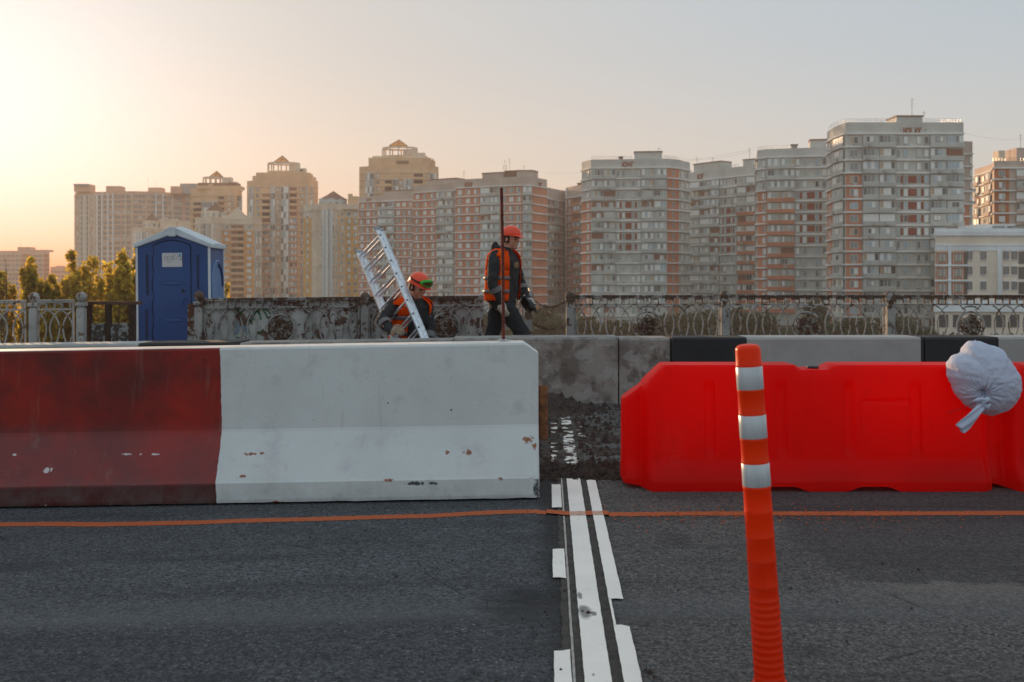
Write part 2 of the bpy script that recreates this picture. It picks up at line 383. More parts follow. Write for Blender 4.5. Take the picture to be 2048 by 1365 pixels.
on = lambda x, y: any(a <= x - jx(y) <= c and y0 <= y <= y1 for a, c, y0, y1 in pieces[:7])
ob.add([(p[0], p[1], gz(p[0], p[1]) + (0.0100 if -0.12 < p[0] - jx(p[1]) < 0.2 else 0.002)) for p in v], f)
onm = [on((p[0] + q[0]) / 2, (p[1] + q[1]) / 2) for p, q in zip(v[::2], v[2::2])]
for i in range(min(len(onm), len(ob.m))): ob.m[i] = 1 if onm[i] else 0
tag(ob.build('road_marking', [SPR, mat('thin_orange_spray', (0.62, 0.36, 0.27), 0.8, 0.2, 40)]), kind='structure')
# fine overspray right of the joint
ob = MB(); r = random.Random(5)
for i in range(420):
    x = r.gauss(1.0, 0.75); y = 5.07 + r.gauss(0, 0.12) - 0.02 * abs(x)
    if x < 0.35: continue
    s = r.uniform(0.002, 0.006); z = 0.0045
    ob.add([(x - s, y - s * 2, z), (x + s, y - s, z), (x + s * 0.8, y + s * 2, z), (x - s, y + s, z)], [(0, 1, 2, 3)])
tag(ob.build('overspray', SPR), kind='stuff')

# ------------------------------------------------------------------ loose asphalt crumbs and spoil
DIRT = mat('asphalt_spoil', (0.062, 0.038, 0.028), 0.95, 0.6, 14, bump=0.9, bscale=70, fine=0.6)
def dirt_h(x, y):
    n = noise.fractal(Vector((x * 5, y * 4, 3)), 1.0, 2.2, 5)
    n2 = noise.fractal(Vector((x * 22, y * 18, 7)), 1.0, 2.1, 4)
    h = -0.012 + 0.016 * n + 0.012 * n2
    j = x - jx(y)
    cres = math.exp(-((y - 6.12 - 0.32 * abs(j - 0.1)) / 0.14) ** 2) * math.exp(-((j - 0.08) / 0.42) ** 4)
    h += 0.050 * cres
    h += 0.16 * math.exp(-((x - 0.28) / 0.34) ** 2 - ((y - 9.22) / 0.28) ** 2)
    h += 0.018 * math.exp(-((y - 7.2) / 0.9) ** 2) * math.exp(-((j - 0.35) / 0.45) ** 2) * (1 if n > -0.1 else 0)
    h += 0.014 * math.exp(-((j + 0.25) / 0.22) ** 2) * (1 if y > 5.95 else 0)
    e = min(1, (x + 1.2) / 0.4, (2.4 - x) / 0.8, (y - 5.75) / 0.25, (9.62 - y) / 0.1)
    clear = (math.exp(-((j - 0.04) / 0.045) ** 4) + 0.6 * math.exp(-((j + 0.065) / 0.03) ** 4)) if 6.4 < y < 8.65 else 0
    return h - 0.03 * (1 - max(0, e)) - 0.03 * clear * (0.75 + 0.9 * n2)
xs = [-1.2 + 3.6 * i / 180 for i in range(181)]; ys = [5.75 + 3.9 * i / 190 for i in range(191)]
db = MB(); idx = {}
for i in range(180):
    for j in range(190):
        q = [(i, j), (i + 1, j), (i + 1, j + 1), (i, j + 1)]
        hs = [dirt_h(xs[a], ys[c]) for a, c in q]
        if max(hs) < -0.004: continue
        for (a, c), h in zip(q, hs):
            if (a, c) not in idx: idx[(a, c)] = len(db.v); db.v.append((xs[a], ys[c], gz(xs[a], ys[c]) + h + 0.002))
        db.f.append(tuple(idx[k] for k in q)); db.m.append(0)
tag(db.build('asphalt_spoil', DIRT, smooth=True), kind='stuff')
gb = MB(); r = random.Random(11)
def crumb(b, x, y, s, z0=0.0):
    a = r.uniform(0, 6.28); vs = []
    for k in range(5): t = a + k * 1.2566; q = s * r.uniform(0.7, 1.2); vs.append((x + q * math.cos(t), y + q * math.sin(t), gz(x, y) + z0 - 0.001))
    vs.append((x + r.uniform(-.3, .3) * s, y + r.uniform(-.3, .3) * s, gz(x, y) + z0 + s * r.uniform(0.7, 1.3)))
    b.add(vs, [(0, 1, 5), (1, 2, 5), (2, 3, 5), (3, 4, 5), (4, 0, 5)])
for i in range(5200):
    y = r.uniform(5.8, 9.5) if r.random() < 0.6 else 6.15 + r.gauss(0, 0.16); x = jx(y) + r.gauss(0.15, 0.45)
    if x < -1.0 or x > 2.2: continue
    h = dirt_h(x, y) if 5.75 < y < 9.6 and -1.2 < x < 2.4 else 0
    if h < -0.02: continue
    crumb(gb, x, y, min(0.036, 0.004 + r.expovariate(150)), max(0, h))
for i in range(900):
    y = r.uniform(2.0, 5.4); x = r.uniform(-2.2, 2.6) if r.random() < 0.45 else jx(y) - 0.06 + r.gauss(0, 0.09)
    crumb(gb, x, y, min(0.012, 0.0012 + r.expovariate(700)), 0.002)
for (px, py, s) in [(1122, 1345, 0.010), (1178, 1231, 0.016), (1165, 1228, 0.009), (1300, 1349, 0.012), (1292, 1345, 0.008), (1308, 1357, 0.008), (1836, 1142, 0.008), (905, 1121, 0.006), (793, 1151, 0.008)]:
    D = D_of(py); crumb(gb, X(px, D), D, s, 0.006)
tag(gb.build('asphalt_crumbs', DIRT), kind='stuff')

# ------------------------------------------------------------------ near concrete barrier, red and white
def barrier_paint():
    t = NT('red_and_white_barrier_paint'); w = t.wco(); p = t.xyz(w)
    edge = t.math('ADD', t.math('ADD', p[0], t.math('MULTIPLY', p[2], 0.048)), t.math('MULTIPLY', t.math('SUBTRACT', t.noise(9, 5, v=t.map(w, (0.1, 0.1, 1))), 0.5), 0.026))
    isw = t.ramp(edge, -1.611, -1.608)
    n1 = t.noise(2.2, 6, 0.62, v=w); n2 = t.noise(5.0, 6, 0.65, v=t.map(w, (1, 1, 1), (9, 2, 4)))
    red = t.mix(t.ramp(n1, 0.35, 0.66), (0.13, 0.008, 0.005), (0.34, 0.015, 0.007)); red = t.mix(t.ramp(n2, 0.48, 0.7, 0, 0.7), red, (0.075, 0.010, 0.008))
    low_face = t.ramp(p[2], 0.30, 0.40, 1, 0)  # red is paler below the break of the face
    red = t.mix(t.math('MULTIPLY', low_face, 0.42), red, (0.22, 0.075, 0.078))
    red = t.mix(t.ramp(t.math('SUBTRACT', p[2], t.math('MULTIPLY', p[0], 0.0175)), 0.100, 0.125, 0.78, 0), red, (0.035, 0.004, 0.004))
    wh = t.mix(t.ramp(n1, 0.35, 0.7), (0.66, 0.675, 0.67), (0.585, 0.595, 0.59)); wh = t.mix(t.ramp(n2, 0.56, 0.72, 0, 0.55), wh, (0.43, 0.425, 0.44))
    wh = t.mix(t.ramp(t.noise(60, 4, 0.7, v=w), 0.62, 0.75, 0, 0.4), wh, (0.40, 0.40, 0.40))
    wh = t.mix(t.ramp(t.noise(9, 6, 0.7, v=t.map(w, (0.35, 1, 3))), 0.63, 0.72, 0, 0.35), wh, (0.48, 0.44, 0.40))
    c = t.mix(isw, red, wh)
    # chips: old paint layers and bare concrete, in horizontal scrapes low on the face
    band = t.math('MAXIMUM', t.ramp(t.math('ABSOLUTE', t.math('SUBTRACT', p[2], 0.262), 0), 0.0, 0.03, 1, 0),
                  t.math('MAXIMUM', t.ramp(t.math('ABSOLUTE', t.math('SUBTRACT', p[2], 0.115), 0), 0.0, 0.03, 1, 0), t.ramp(p[2], 0.0, 0.025, 1, 0)))
    ch = t.noise(11, 6, 0.68, v=t.map(w, (0.8, 1, 1.6), (4, 0, 2)))
    chip = t.ramp(t.math('ADD', ch, t.math('MULTIPLY', band, 0.10)), 0.745, 0.752)
    ch2 = t.ramp(t.noise(30, 3, 0.6, v=t.map(w, (1, 1, 1), (0, 7, 0))), 0.765, 0.77)
    under = t.mix(isw, (0.55, 0.5, 0.48), t.mix(t.ramp(t.noise(3, 2, v=w), 0.5, 0.55), (0.24, 0.075, 0.045), (0.05, 0.05, 0.05)))
    c = t.mix(t.math('MAXIMUM', chip, ch2), c, under)
    holes = t.math('MULTIPLY', t.ramp(t.voro(26, v=w), 0.05, 0.075, 1, 0), t.ramp(t.noise(3, 3, v=w), 0.5, 0.56))
    c = t.mix(t.math('MULTIPLY', holes, 0.8), c, (0.16, 0.15, 0.14))
    drip = t.ramp(t.noise(16, 4, 0.6, v=t.map(w, (1, 1, 0.06))), 0.60, 0.70, 0, 1)
    c = t.mix(t.math('MULTIPLY', drip, 0.16), c, (0.30, 0.24, 0.20))
    c = t.mix(t.math('MULTIPLY', t.ramp(p[2], 0.0, 0.12, 1, 0), t.ramp(n2, 0.4, 0.62, 0, 0.35)), c, (0.20, 0.19, 0.18))
    for (px, py, rx, ry, kc) in ((497, 911, 14, 4, 0), (520, 910, 10, 3, 0), (489, 951, 8, 3, 0), (935, 907, 11, 7, 0), (893, 908, 6, 5, 0), (1058, 884, 16, 8, 0), (1069, 895, 6, 9, 0), (778, 957, 13, 4, 0), (833, 964, 26, 5, 1), (868, 963, 12, 4, 1), (560, 1003, 22, 7, 0),
                                  (92, 942, 8, 6, 2), (102, 940, 3, 5, 2), (248, 912, 12, 2.5, 2), (276, 912, 5, 2.5, 2), (303, 912, 10, 2.5, 2), (20, 913, 5, 3, 2), (99, 1010, 5, 5, 2), (1072, 975, 8, 26, 1), (900, 826, 2.5, 2.5, 1), (770, 812, 2, 2, 1)):
        Dq = 5.47; x0 = X(px, Dq); z0 = Z(py, Dq); sc_ = Dq / F
        dx = t.math('DIVIDE', t.math('SUBTRACT', p[0], x0), rx * sc_); dz = t.math('DIVIDE', t.math('SUBTRACT', p[2], z0), ry * sc_)
        rr = t.math('ADD', t.math('ADD', t.math('MULTIPLY', dx, dx), t.math('MULTIPLY', dz, dz)), t.math('MULTIPLY', t.noise(45, 5, 0.75, v=w), 4.2))
        c = t.mix(t.ramp(rr, 2.45, 2.65, 1, 0), c, ((0.30, 0.11, 0.065), (0.07, 0.075, 0.08), (0.60, 0.56, 0.55))[kc])
    # grazing sunlight on the top face is painted in as pale warm colour
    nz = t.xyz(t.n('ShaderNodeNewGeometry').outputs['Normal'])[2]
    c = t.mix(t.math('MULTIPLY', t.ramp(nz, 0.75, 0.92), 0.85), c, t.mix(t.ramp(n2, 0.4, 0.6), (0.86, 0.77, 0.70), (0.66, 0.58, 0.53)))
    t.color(c); t.rough(t.ramp(n1, 0.3, 0.7, 0.55, 0.75)); t.bsdf.inputs['Specular IOR Level'].default_value = 0.4
    t.bump(t.math('ADD', t.noise(34, 5, 0.6, v=w), t.math('MULTIPLY', chip, -0.6)), 0.35, 0.006)
    return t.mat
NB_Y = 5.42 + 0.31
def near_barrier():
    prof = [(0.31, 0.012), (0.313, 0.03), (0.31, 0.118), (0.302, 0.128), (0.150, 0.372), (0.143, 0.388), (0.112, 0.832), (0.104, 0.843), (0.09, 0.846)]
    xs = [-4.35 + 0.05 * i for i in range(89)] + [0.065, 0.09, 0.115, 0.128, 0.138, 0.145, 0.149]
    b = MB(); rings = []
    for x in xs:
        e = max(0, x - 0.128); sh = e * e * 18 + 0 * e
        cut = max(0.0, (x - 0.062)) * 0.75
        ring = []
        for sgn in (-1, 1):
            P = prof if sgn < 0 else prof[::-1]
            for (hw, z) in P:
                zz = min(z, 0.846 - cut) if z > 0.4 else z
                hh = hw - sh * 1.2 - (0.006 if x > 0.14 and z < 0.2 else 0)
                wob = 0.002 * noise.noise(Vector((x * 4, z * 5, sgn)))
                if x > 0.10 and z < 0.16: wob -= 0.012 * max(0, noise.noise(Vector((x * 40, z * 30, sgn * 4))))
                zz += 0.0035 * noise.noise(Vector((x * 9, 1, sgn))) if z < 0.02 else 0
                ring.append(Vector((x, NB_Y + sgn * (hh + wob), zz + gz(x, 5.5))))
        rings.append(ring)
    b.loft(rings)
    root = thing('concrete_barrier', 'large concrete barrier painted red and white, nearest of the barriers, left half of the photo', 'barrier', (-1.9, NB_Y, gz(-1.9, 5.5)))
    o = b.build('body', barrier_paint(), root)
    RUST = rust_mat()
    c = MB(); c.lathe([(0.026, 0.0), (0.028, 0.004), (0.028, 0.296), (0.026, 0.305), (0.020, 0.305), (0.020, 0.29), (0.0, 0.29)], 18, (0.178, NB_Y - 0.01, 0.285))
    c.build('connecting_pipe', rust_mat('orange_rust', (0.30, 0.12, 0.04), (0.10, 0.04, 0.02)), root, smooth=True)
    for z in (0.31, 0.53): MB().box(0.140, NB_Y - 0.03, z, 0.17, NB_Y + 0.02, z + 0.02).build('bracket', RUST, root)
    return root
def rust_mat(name='rusty_steel', a=(0.16, 0.055, 0.02), b_=(0.045, 0.018, 0.010)):
    t = NT(name); n1 = t.noise(22, 6, 0.7); c = t.mix(t.ramp(n1, 0.38, 0.62), a, b_); c = t.mix(t.ramp(t.noise(70, 3), 0.6, 0.75, 0, 0.5), c, (0.30, 0.15, 0.07))
    t.color(c); t.rough(0.85); t.bump(n1, 0.5, 0.004); return t.mat
near_barrier()

# rebar standing on the barrier
rb = thing('rebar_rod', 'rusty ribbed steel rod standing upright on the end of the white barrier', 'rod', (X(1007, 5.76), 5.76, 0.846))
b = MB(); H = 0.882; rr = []; zz = []
n = 130
pts = []; rad = []
for i in range(n * 2 + 1):
    u = i / (n * 2); pts.append((-0.012 * u + 0.002 * math.sin(3 * u), 0, H * u)); rad.append(0.0082 + (0.0022 if i % 4 in (1, 2) else 0))
b.tube(pts, rad, 9)
b.build('shaft', rust_mat('rebar_rust', (0.20, 0.035, 0.022), (0.08, 0.015, 0.012)), rb, world=False)
MB().lathe([(0.0, 0), (0.030, 0), (0.030, 0.005), (0.024, 0.007), (0.012, 0.008), (0.0, 0.008)], 18).build('washer', mat('zinc', (0.4, 0.42, 0.45), 0.4, metal=0.7), rb, world=False)

# ------------------------------------------------------------------ low wall of concrete blocks behind
def stained():
    t = NT('stained_concrete'); w = t.wco(); p = t.xyz(w)
    n1 = t.noise(2.6, 7, 0.66, v=w, dist=0.4); n2 = t.noise(7, 6, 0.6, v=t.map(w, (1, 1, 0.6), (5, 1, 3)))
    c = t.mix(t.ramp(n1, 0.44, 0.56), (0.31, 0.275, 0.245), (0.17, 0.145, 0.125)); c = t.mix(t.ramp(n2, 0.53, 0.60, 0, 0.7), c, (0.11, 0.085, 0.07))
    c = t.mix(t.ramp(t.noise(4.2, 6, 0.7, v=t.map(w, (1, 1, 1.3), (1, 6, 2))), 0.54, 0.57, 0, 0.55), c, (0.40, 0.38, 0.36))
    c = t.mix(t.ramp(p[2], 0.56, 0.62, 0, 0.4), c, (0.27, 0.26, 0.25))
    t.color(c); t.rough(0.92); t.bump(t.math('ADD', n1, t.noise(50, 4, v=w)), 0.5, 0.01); return t.mat
def blockpaint(name, base, dark, grain=0.3):
    t = NT(name); w = t.wco(); n1 = t.noise(3, 6, 0.6, v=w)
    c = t.mix(t.ramp(n1, 0.35, 0.7), base, dark); c = t.mix(t.ramp(t.noise(45, 4, 0.7, v=w), 0.55, 0.75, 0, grain), c, tuple(x * 0.4 for x in base))
    c = t.mix(t.ramp(t.noise(6, 5, 0.7, v=t.map(w, (1, 1, 0.25))), 0.6, 0.75, 0, 0.3), c, tuple(min(1, x * 1.6 + 0.02) for x in base))
    t.color(c); t.rough(0.85); t.bump(t.noise(60, 4, v=w), 0.4, 0.004); return t.mat
M_ST = stained(); M_GR = blockpaint('bare_grey_concrete', (0.40, 0.39, 0.375), (0.33, 0.32, 0.305)); M_BK = blockpaint('black_paint', (0.026, 0.028, 0.032), (0.018, 0.019, 0.021)); M_WH = blockpaint('dull_white_paint', (0.42, 0.43, 0.42), (0.30, 0.30, 0.29))
def wy(x): return 9.6 + 0.03 * x
def wall_block(px0, px1, spans, label, name='concrete_block', top=0.636, proud=0.0, group=None):
    D = 9.6
    x0 = X(px0, wy(X(px0, D))); x1 = X(px1, wy(X(px1, D)))
    root = thing(name, label, 'concrete block', ((x0 + x1) / 2, wy((x0 + x1) / 2), gz((x0 + x1) / 2, 9.6)), group=group)
    cuts = [x0 + 0.004] + [X(p, wy(X(p, D))) for p, _ in spans[1:]] + [x1 - 0.004]
    mats = [m for _, m in spans]; b = MB(); rings = []
    xs = []
    for i in range(len(cuts) - 1):
        n = max(1, int((cuts[i + 1] - cuts[i]) / 0.1)); xs += [(cuts[i] + (cuts[i + 1] - cuts[i]) * k / n, i) for k in range(n)]
    xs.append((cuts[-1], len(cuts) - 2))
    prof = [(0.0, -0.03), (0.0, 0.03), (0.004, top - 0.02), (0.020, top), (0.40, top), (0.42, top - 0.02), (0.42, -0.03)]
    for x, _ in xs: rings.append([Vector((x, wy(x) - proud + dy + 0.0015 * noise.noise(Vector((x * 5, z * 6, 2))), z + gz(x, 9.6) + 0.002 * noise.noise(Vector((x * 7, 0, 0))))) for dy, z in prof])
    b.loft(rings)
    k = len(prof)
    for i in range(len(b.f)):
        b.m[i] = xs[min(i // k, len(xs) - 2)][1] if i < len(b.f) - 2 else (0 if i == len(b.f) - 2 else len(mats) - 1)
    b.build('body', mats, root)
    return root
wall_block(-330, 276, [(0, M_WH)], 'dull white painted concrete block at the far left of the low wall')
wall_block(277, 478, [(0, M_BK)], 'short black painted concrete block in front of the blue toilet cabin')
wall_block(479, 905, [(0, M_ST)], 'stained concrete block hidden behind the near barrier, only its top edge showing', top=0.625)
wall_block(906, 1237, [(0, M_ST)], 'flaking brown stained concrete block right beside the end of the white barrier', top=0.640)
wall_block(1238, 1341, [(0, M_ST)], 'narrow stained concrete block between the joint gap and the black block', top=0.630)
wall_block(1342, 1844, [(0, M_BK), (1491, M_GR), (1837, M_BK)], 'grey concrete block with a black painted left end, behind the orange post', top=0.638, proud=0.06)
wall_block(1845, 2420, [(0, M_BK), (1992, M_GR)], 'concrete block with its left part painted black, behind the white sandbag', top=0.636, proud=0.06)

# ------------------------------------------------------------------ red plastic barriers
def red_plastic():
    t = NT('red_barrier_plastic'); w = t.co(); p = t.xyz(w)
    n1 = t.noise(3, 5, 0.6); c = t.mix(t.ramp(n1, 0.3, 0.7), (0.92, 0.0, 0.0), (0.98, 0.002, 0.0))
    sc = t.math('MULTIPLY', t.ramp(t.noise(120, 5, 0.8, v=t.map(w, (1, 1, 0.5))), 0.52, 0.62), t.math('MULTIPLY', t.ramp(t.math('ABSOLUTE', t.math('SUBTRACT', p[0], 0.27)), 0.02, 0.10, 1, 0), t.ramp(t.math('ABSOLUTE', t.math('SUBTRACT', p[2], 0.24)), 0.04, 0.2, 1, 0)))
    c = t.mix(t.math('MULTIPLY', sc, 0.45), c, (0.62, 0.22, 0.2))
    c = t.mix(t.ramp(t.noise(90, 3, 0.7), 0.70, 0.78, 0, 0.35), c, (0.6, 0.15, 0.12))
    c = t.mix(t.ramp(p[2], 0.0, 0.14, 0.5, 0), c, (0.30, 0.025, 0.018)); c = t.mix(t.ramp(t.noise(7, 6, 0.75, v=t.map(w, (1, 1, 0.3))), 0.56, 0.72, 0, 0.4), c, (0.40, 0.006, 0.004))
    c = t.mix(t.ramp(t.noise(26, 6, 0.8, v=t.map(w, (0.25, 1, 2.5), (5, 0, 0))), 0.68, 0.72, 0, 0.35), c, (0.65, 0.16, 0.13))
    t.color(c); t.rough(0.42); t.bsdf.inputs['Specular IOR Level'].default_value = 0.18
    t.bump(t.noise(60, 3), 0.06, 0.003)
    tr = t.n('ShaderNodeBsdfTranslucent'); tr.inputs[0].default_value = (1.0, 0.02, 0.005, 1)
    mx = t.n('ShaderNodeMixShader'); mx.inputs[0].default_value = 0.50
    t.t.links.new(t.bsdf.outputs[0], mx.inputs[1]); t.t.links.new(tr.outputs[0], mx.inputs[2]); t.t.links.new(mx.outputs[0], t.out.inputs[0])
    return t.mat
def sst(a, b, x):
    u = max(0, min(1, (x - a) / (b - a))); return u * u * (3 - 2 * u)
def plastic_barrier_mesh():
    L = 2.075; Ht = 0.706
    us = sorted(set([0.0, 0.004, 0.012] + [L * i / 330 for i in range(1, 330)] + [L - 0.012, L - 0.004, L]))
    NV = 64
    prof = [(0.0, 0.222), (0.008, 0.232), (0.062, 0.236), (0.072, 0.228), (0.155, 0.178), (0.175, 0.172), (0.60, 0.142), (0.68, 0.132), (0.697, 0.124), (0.706, 0.112)]
    def hw(z):
        for (a, p), (c, q) in zip(prof, prof[1:]):
            if z <= c: return p + (q - p) * (z - a) / (c - a)
        return prof[-1][1]
    def top(u):
        z = Ht
        if u < 0.235: z = 0.505 + (Ht - 0.505) * u / 0.235 + (0.012 if 0.10 < u < 0.13 else 0) * 0
        if u < 0.115: z = 0.505 + 0.085 * u / 0.115
        elif u < 0.235: z = 0.590 + (Ht - 0.590) * (u - 0.115) / 0.12
        if u > L - 0.05: z = Ht - (u - L + 0.05) * 0.5
        z -= 0.028 * (sst(0.985, 1.025, u) - sst(1.165, 1.235, u))
        return z
    def bot(u):
        z = 0.0
        for c in (0.88, 1.40): z = max(z, 0.030 * (1 - sst(0.06, 0.17, abs(u - c))))
        if u < 0.15: z = max(z, 0.028 * (1 - sst(0.02, 0.15, u)))
        return z
    def rel(u, z):
        d = 0.0
        for c in (0.485, 0.895, 1.285, 1.665):
            m = sst(0.17, 0.24, z) * (1 - sst(0.56, 0.63, z))
            d += -0.014 * m * (1 - sst(0.026, 0.032, abs(u - c))) - 0.004 * m * (sst(0.034, 0.040, abs(u - c)) * (1 - sst(0.044, 0.06, abs(u - c)))) * 0
        bx = min(u - 1.36, 1.645 - u); bz = min(z - 0.30, 0.50 - z)
        q = min(bx, bz * 1.0)
        if -0.012 < q < 0.014: d -= 0.009 * (1 - abs(q) / 0.014) * sst(0.28, 0.40, z)
        return d
    vs = []; fs = []
    n = len(us)
    ks = [i / (NV - 1) for i in range(NV)]
    ks = [k ** 1.15 if k < 1 else 1 for k in ks]
    for side in (-1, 1):
        for u in us:
            zb, zt = bot(u), top(u)
            e = sst(0.0, 0.05, L - u) * 0.03 - 0.03
            for k in ks:
                z = zb + (zt - zb) * k; zh = z if zt > 0.66 else z
                w = hw(min(z + (Ht - zt) * max(0, (k - 0.93)) / 0.07, Ht))
                if k > 0.93 and zt < Ht: w = hw(z) - (0.024 * ((k - 0.93) / 0.07) ** 2)
                if u < 0.20:
                    m = sst(0.095, 0.150, u)            # narrower coupling end
                    w = w * (0.52 + 0.48 * m) + 0.012 * math.sin(min(1, u / 0.095) * math.pi) * (1 - m)
                    w *= 1 - 0.25 * (1 - sst(0, 0.012, u))
                w += e
                vs.append((u, side * (w + rel(u, z) * (1 if True else 0)), z))
    def I(s, i, j): return (s * n + i) * NV + j
    for s in (0, 1):
        for i in range(n - 1):
            for j in range(NV - 1): fs.append((I(s, i, j), I(s, i + 1, j), I(s, i + 1, j + 1), I(s, i, j + 1)))
    for i in range(n - 1):
        fs.append((I(0, i, NV - 1), I(0, i + 1, NV - 1), I(1, i + 1, NV - 1), I(1, i, NV - 1)))
        fs.append((I(0, i, 0), I(1, i, 0), I(1, i + 1, 0), I(0, i + 1, 0)))
    for j in range(NV - 1):
        fs.append((I(0, 0, j), I(0, 0, j + 1), I(1, 0, j + 1), I(1, 0, j))); fs.append((I(0, n - 1, j), I(1, n - 1, j), I(1, n - 1, j + 1), I(0, n - 1, j + 1)))
    b = MB(); b.add(vs, fs); return b
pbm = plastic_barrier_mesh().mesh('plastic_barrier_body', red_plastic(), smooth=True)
bm = bmesh.new(); bm.from_mesh(pbm); bmesh.ops.recalc_face_normals(bm, faces=bm.faces)
for e in bm.edges:
    if len(e.link_faces) == 2 and e.calc_face_angle(0) > R(38): e.smooth = False
bm.to_mesh(pbm); bm.free()
M_BLACK = mat('black_hole_plastic', (0.008, 0.008, 0.008), 0.6)
capm = MB().lathe([(0.0, 0), (0.035, 0), (0.035, 0.012), (0.028, 0.016), (0.0, 0.016)], 20).mesh('cap', mat('black_cap', (0.03, 0.03, 0.03), 0.5), True)
plugm = MB().tube([(0, 0, 0), (0, -0.012, 0)], 0.0115, 14).mesh('drain_hole', M_BLACK)
BX = 0.645; BY = 5.61 + 0.236
for i, lab in enumerate(('bright red plastic water barrier with chamfered left end, behind the orange post', 'second red plastic barrier, cut off by the right edge of the photo')):
    t0 = thing('plastic_barrier', lab, 'barrier', (BX + i * 2.083, BY + 0.0 * i, 0.0), group='red plastic barriers in a row')
    link('body', pbm, t0); link('filler_cap', capm, t0, (1.12, 0.0, 0.677)); link('drain_hole', plugm, t0, (2.035, -0.199, 0.040)); link('drain_hole', plugm, t0, (2.035, 0.215, 0.040))

# ------------------------------------------------------------------ flexible orange post
def post():
    D = 2.85
    t0 = thing('delineator_post', 'orange flexible marker post with three white reflective bands, leaning, nearest to the viewer', 'marker post', (X(1541.5, D), D, 0.0))
    t0.rotation_euler = (0, R(-3.75), 0)
    def rad(s): return 0.0435 - 0.0075 * min(1, s / 1.0) if s > 0.3 else 0.0432 - 0.0014 * (s / 0.3)
    pr = []
    s = 0.0
    while s < 0.30:
        pr += [(rad(s) + 0.0004, s), (rad(s) + 0.0011, s + 0.003), (rad(s) + 0.0004, s + 0.006), (rad(s) - 0.0006, s + 0.008), (rad(s) - 0.0006, s + 0.0175)]; s += 0.0203
    for ring in (0.328, 0.40, 0.468, 0.54, 0.607, 0.748 - 0.07 + 0.003, 0.745, 0.818, 0.885, 0.957):
        r0 = rad(ring); pr += [(r0, ring - 0.005), (r0 + 0.0009, ring - 0.003), (r0 + 0.0009, ring + 0.001), (r0, ring + 0.004)]
    for a in range(0, 8):
        q = a / 7 * math.pi / 2; pr.append((0.0200 + 0.0155 * math.cos(q), 1.000 + 0.0155 * math.sin(q)))
    pr += [(0.014, 1.0165), (0.0, 1.0170)]
    pr.sort(key=lambda p: p[1] if p[1] < 1.0 else 1.0) if False else None
    t = NT('orange_post_plastic'); c = t.mix(t.ramp(t.noise(6, 4), 0.3, 0.7), (0.97, 0.055, 0.001), (0.90, 0.042, 0.001))
    c = t.mix(t.ramp(t.noise(60, 4, 0.7, v=t.map(t.co(), (1, 1, 0.2))), 0.6, 0.75, 0, 0.25), c, (0.3, 0.03, 0.01)); c = t.mix(t.ramp(t.xyz()[2], 0.55, 0.25, 0, 0.45), c, (0.78, 0.018, 0.002))
    t.color(c); t.rough(0.34); t.bsdf.inputs['Specular IOR Level'].default_value = 0.28
    tr = t.n('ShaderNodeBsdfTranslucent'); tr.inputs[0].default_value = (1.0, 0.12, 0.01, 1); mx = t.n('ShaderNodeMixShader'); mx.inputs[0].default_value = 0.30
    t.t.links.new(t.bsdf.outputs[0], mx.inputs[1]); t.t.links.new(tr.outputs[0], mx.inputs[2]); t.t.links.new(mx.outputs[0], t.out.inputs[0])
    b = MB(); b.lathe([(0.0, 0.0)] + pr, 40); b.build('tube', t.mat, t0, smooth=True, world=False)
    bt = NT('white_reflective_film'); cc = bt.mix(bt.ramp(bt.noise(40, 4, v=bt.map(bt.co(), (1, 1, 0.08))), 0.4, 0.7), (0.60, 0.62, 0.64), (0.47, 0.49, 0.52)); bt.color(cc); bt.rough(0.3); bt.bump(bt.voro(400), 0.15, 0.001)
    for a, c_ in ((0.888, 0.953), (0.749, 0.815), (0.612, 0.677)):
        MB().lathe([(rad(a) + 0.0005, a), (rad(a) + 0.0011, a + 0.0006), (rad(c_) + 0.0011, c_ - 0.0006), (rad(c_) + 0.0005, c_)], 40).build('reflective_band', bt.mat, t0, smooth=True, world=False)
    MB().lathe([(0.0, 0.001), (0.10, 0.001), (0.10, 0.010), (0.085, 0.020), (0.050, 0.028), (0.048, 0.05), (0.0, 0.05)], 32).build('base', t.mat, t0, smooth=False, world=False)
post()

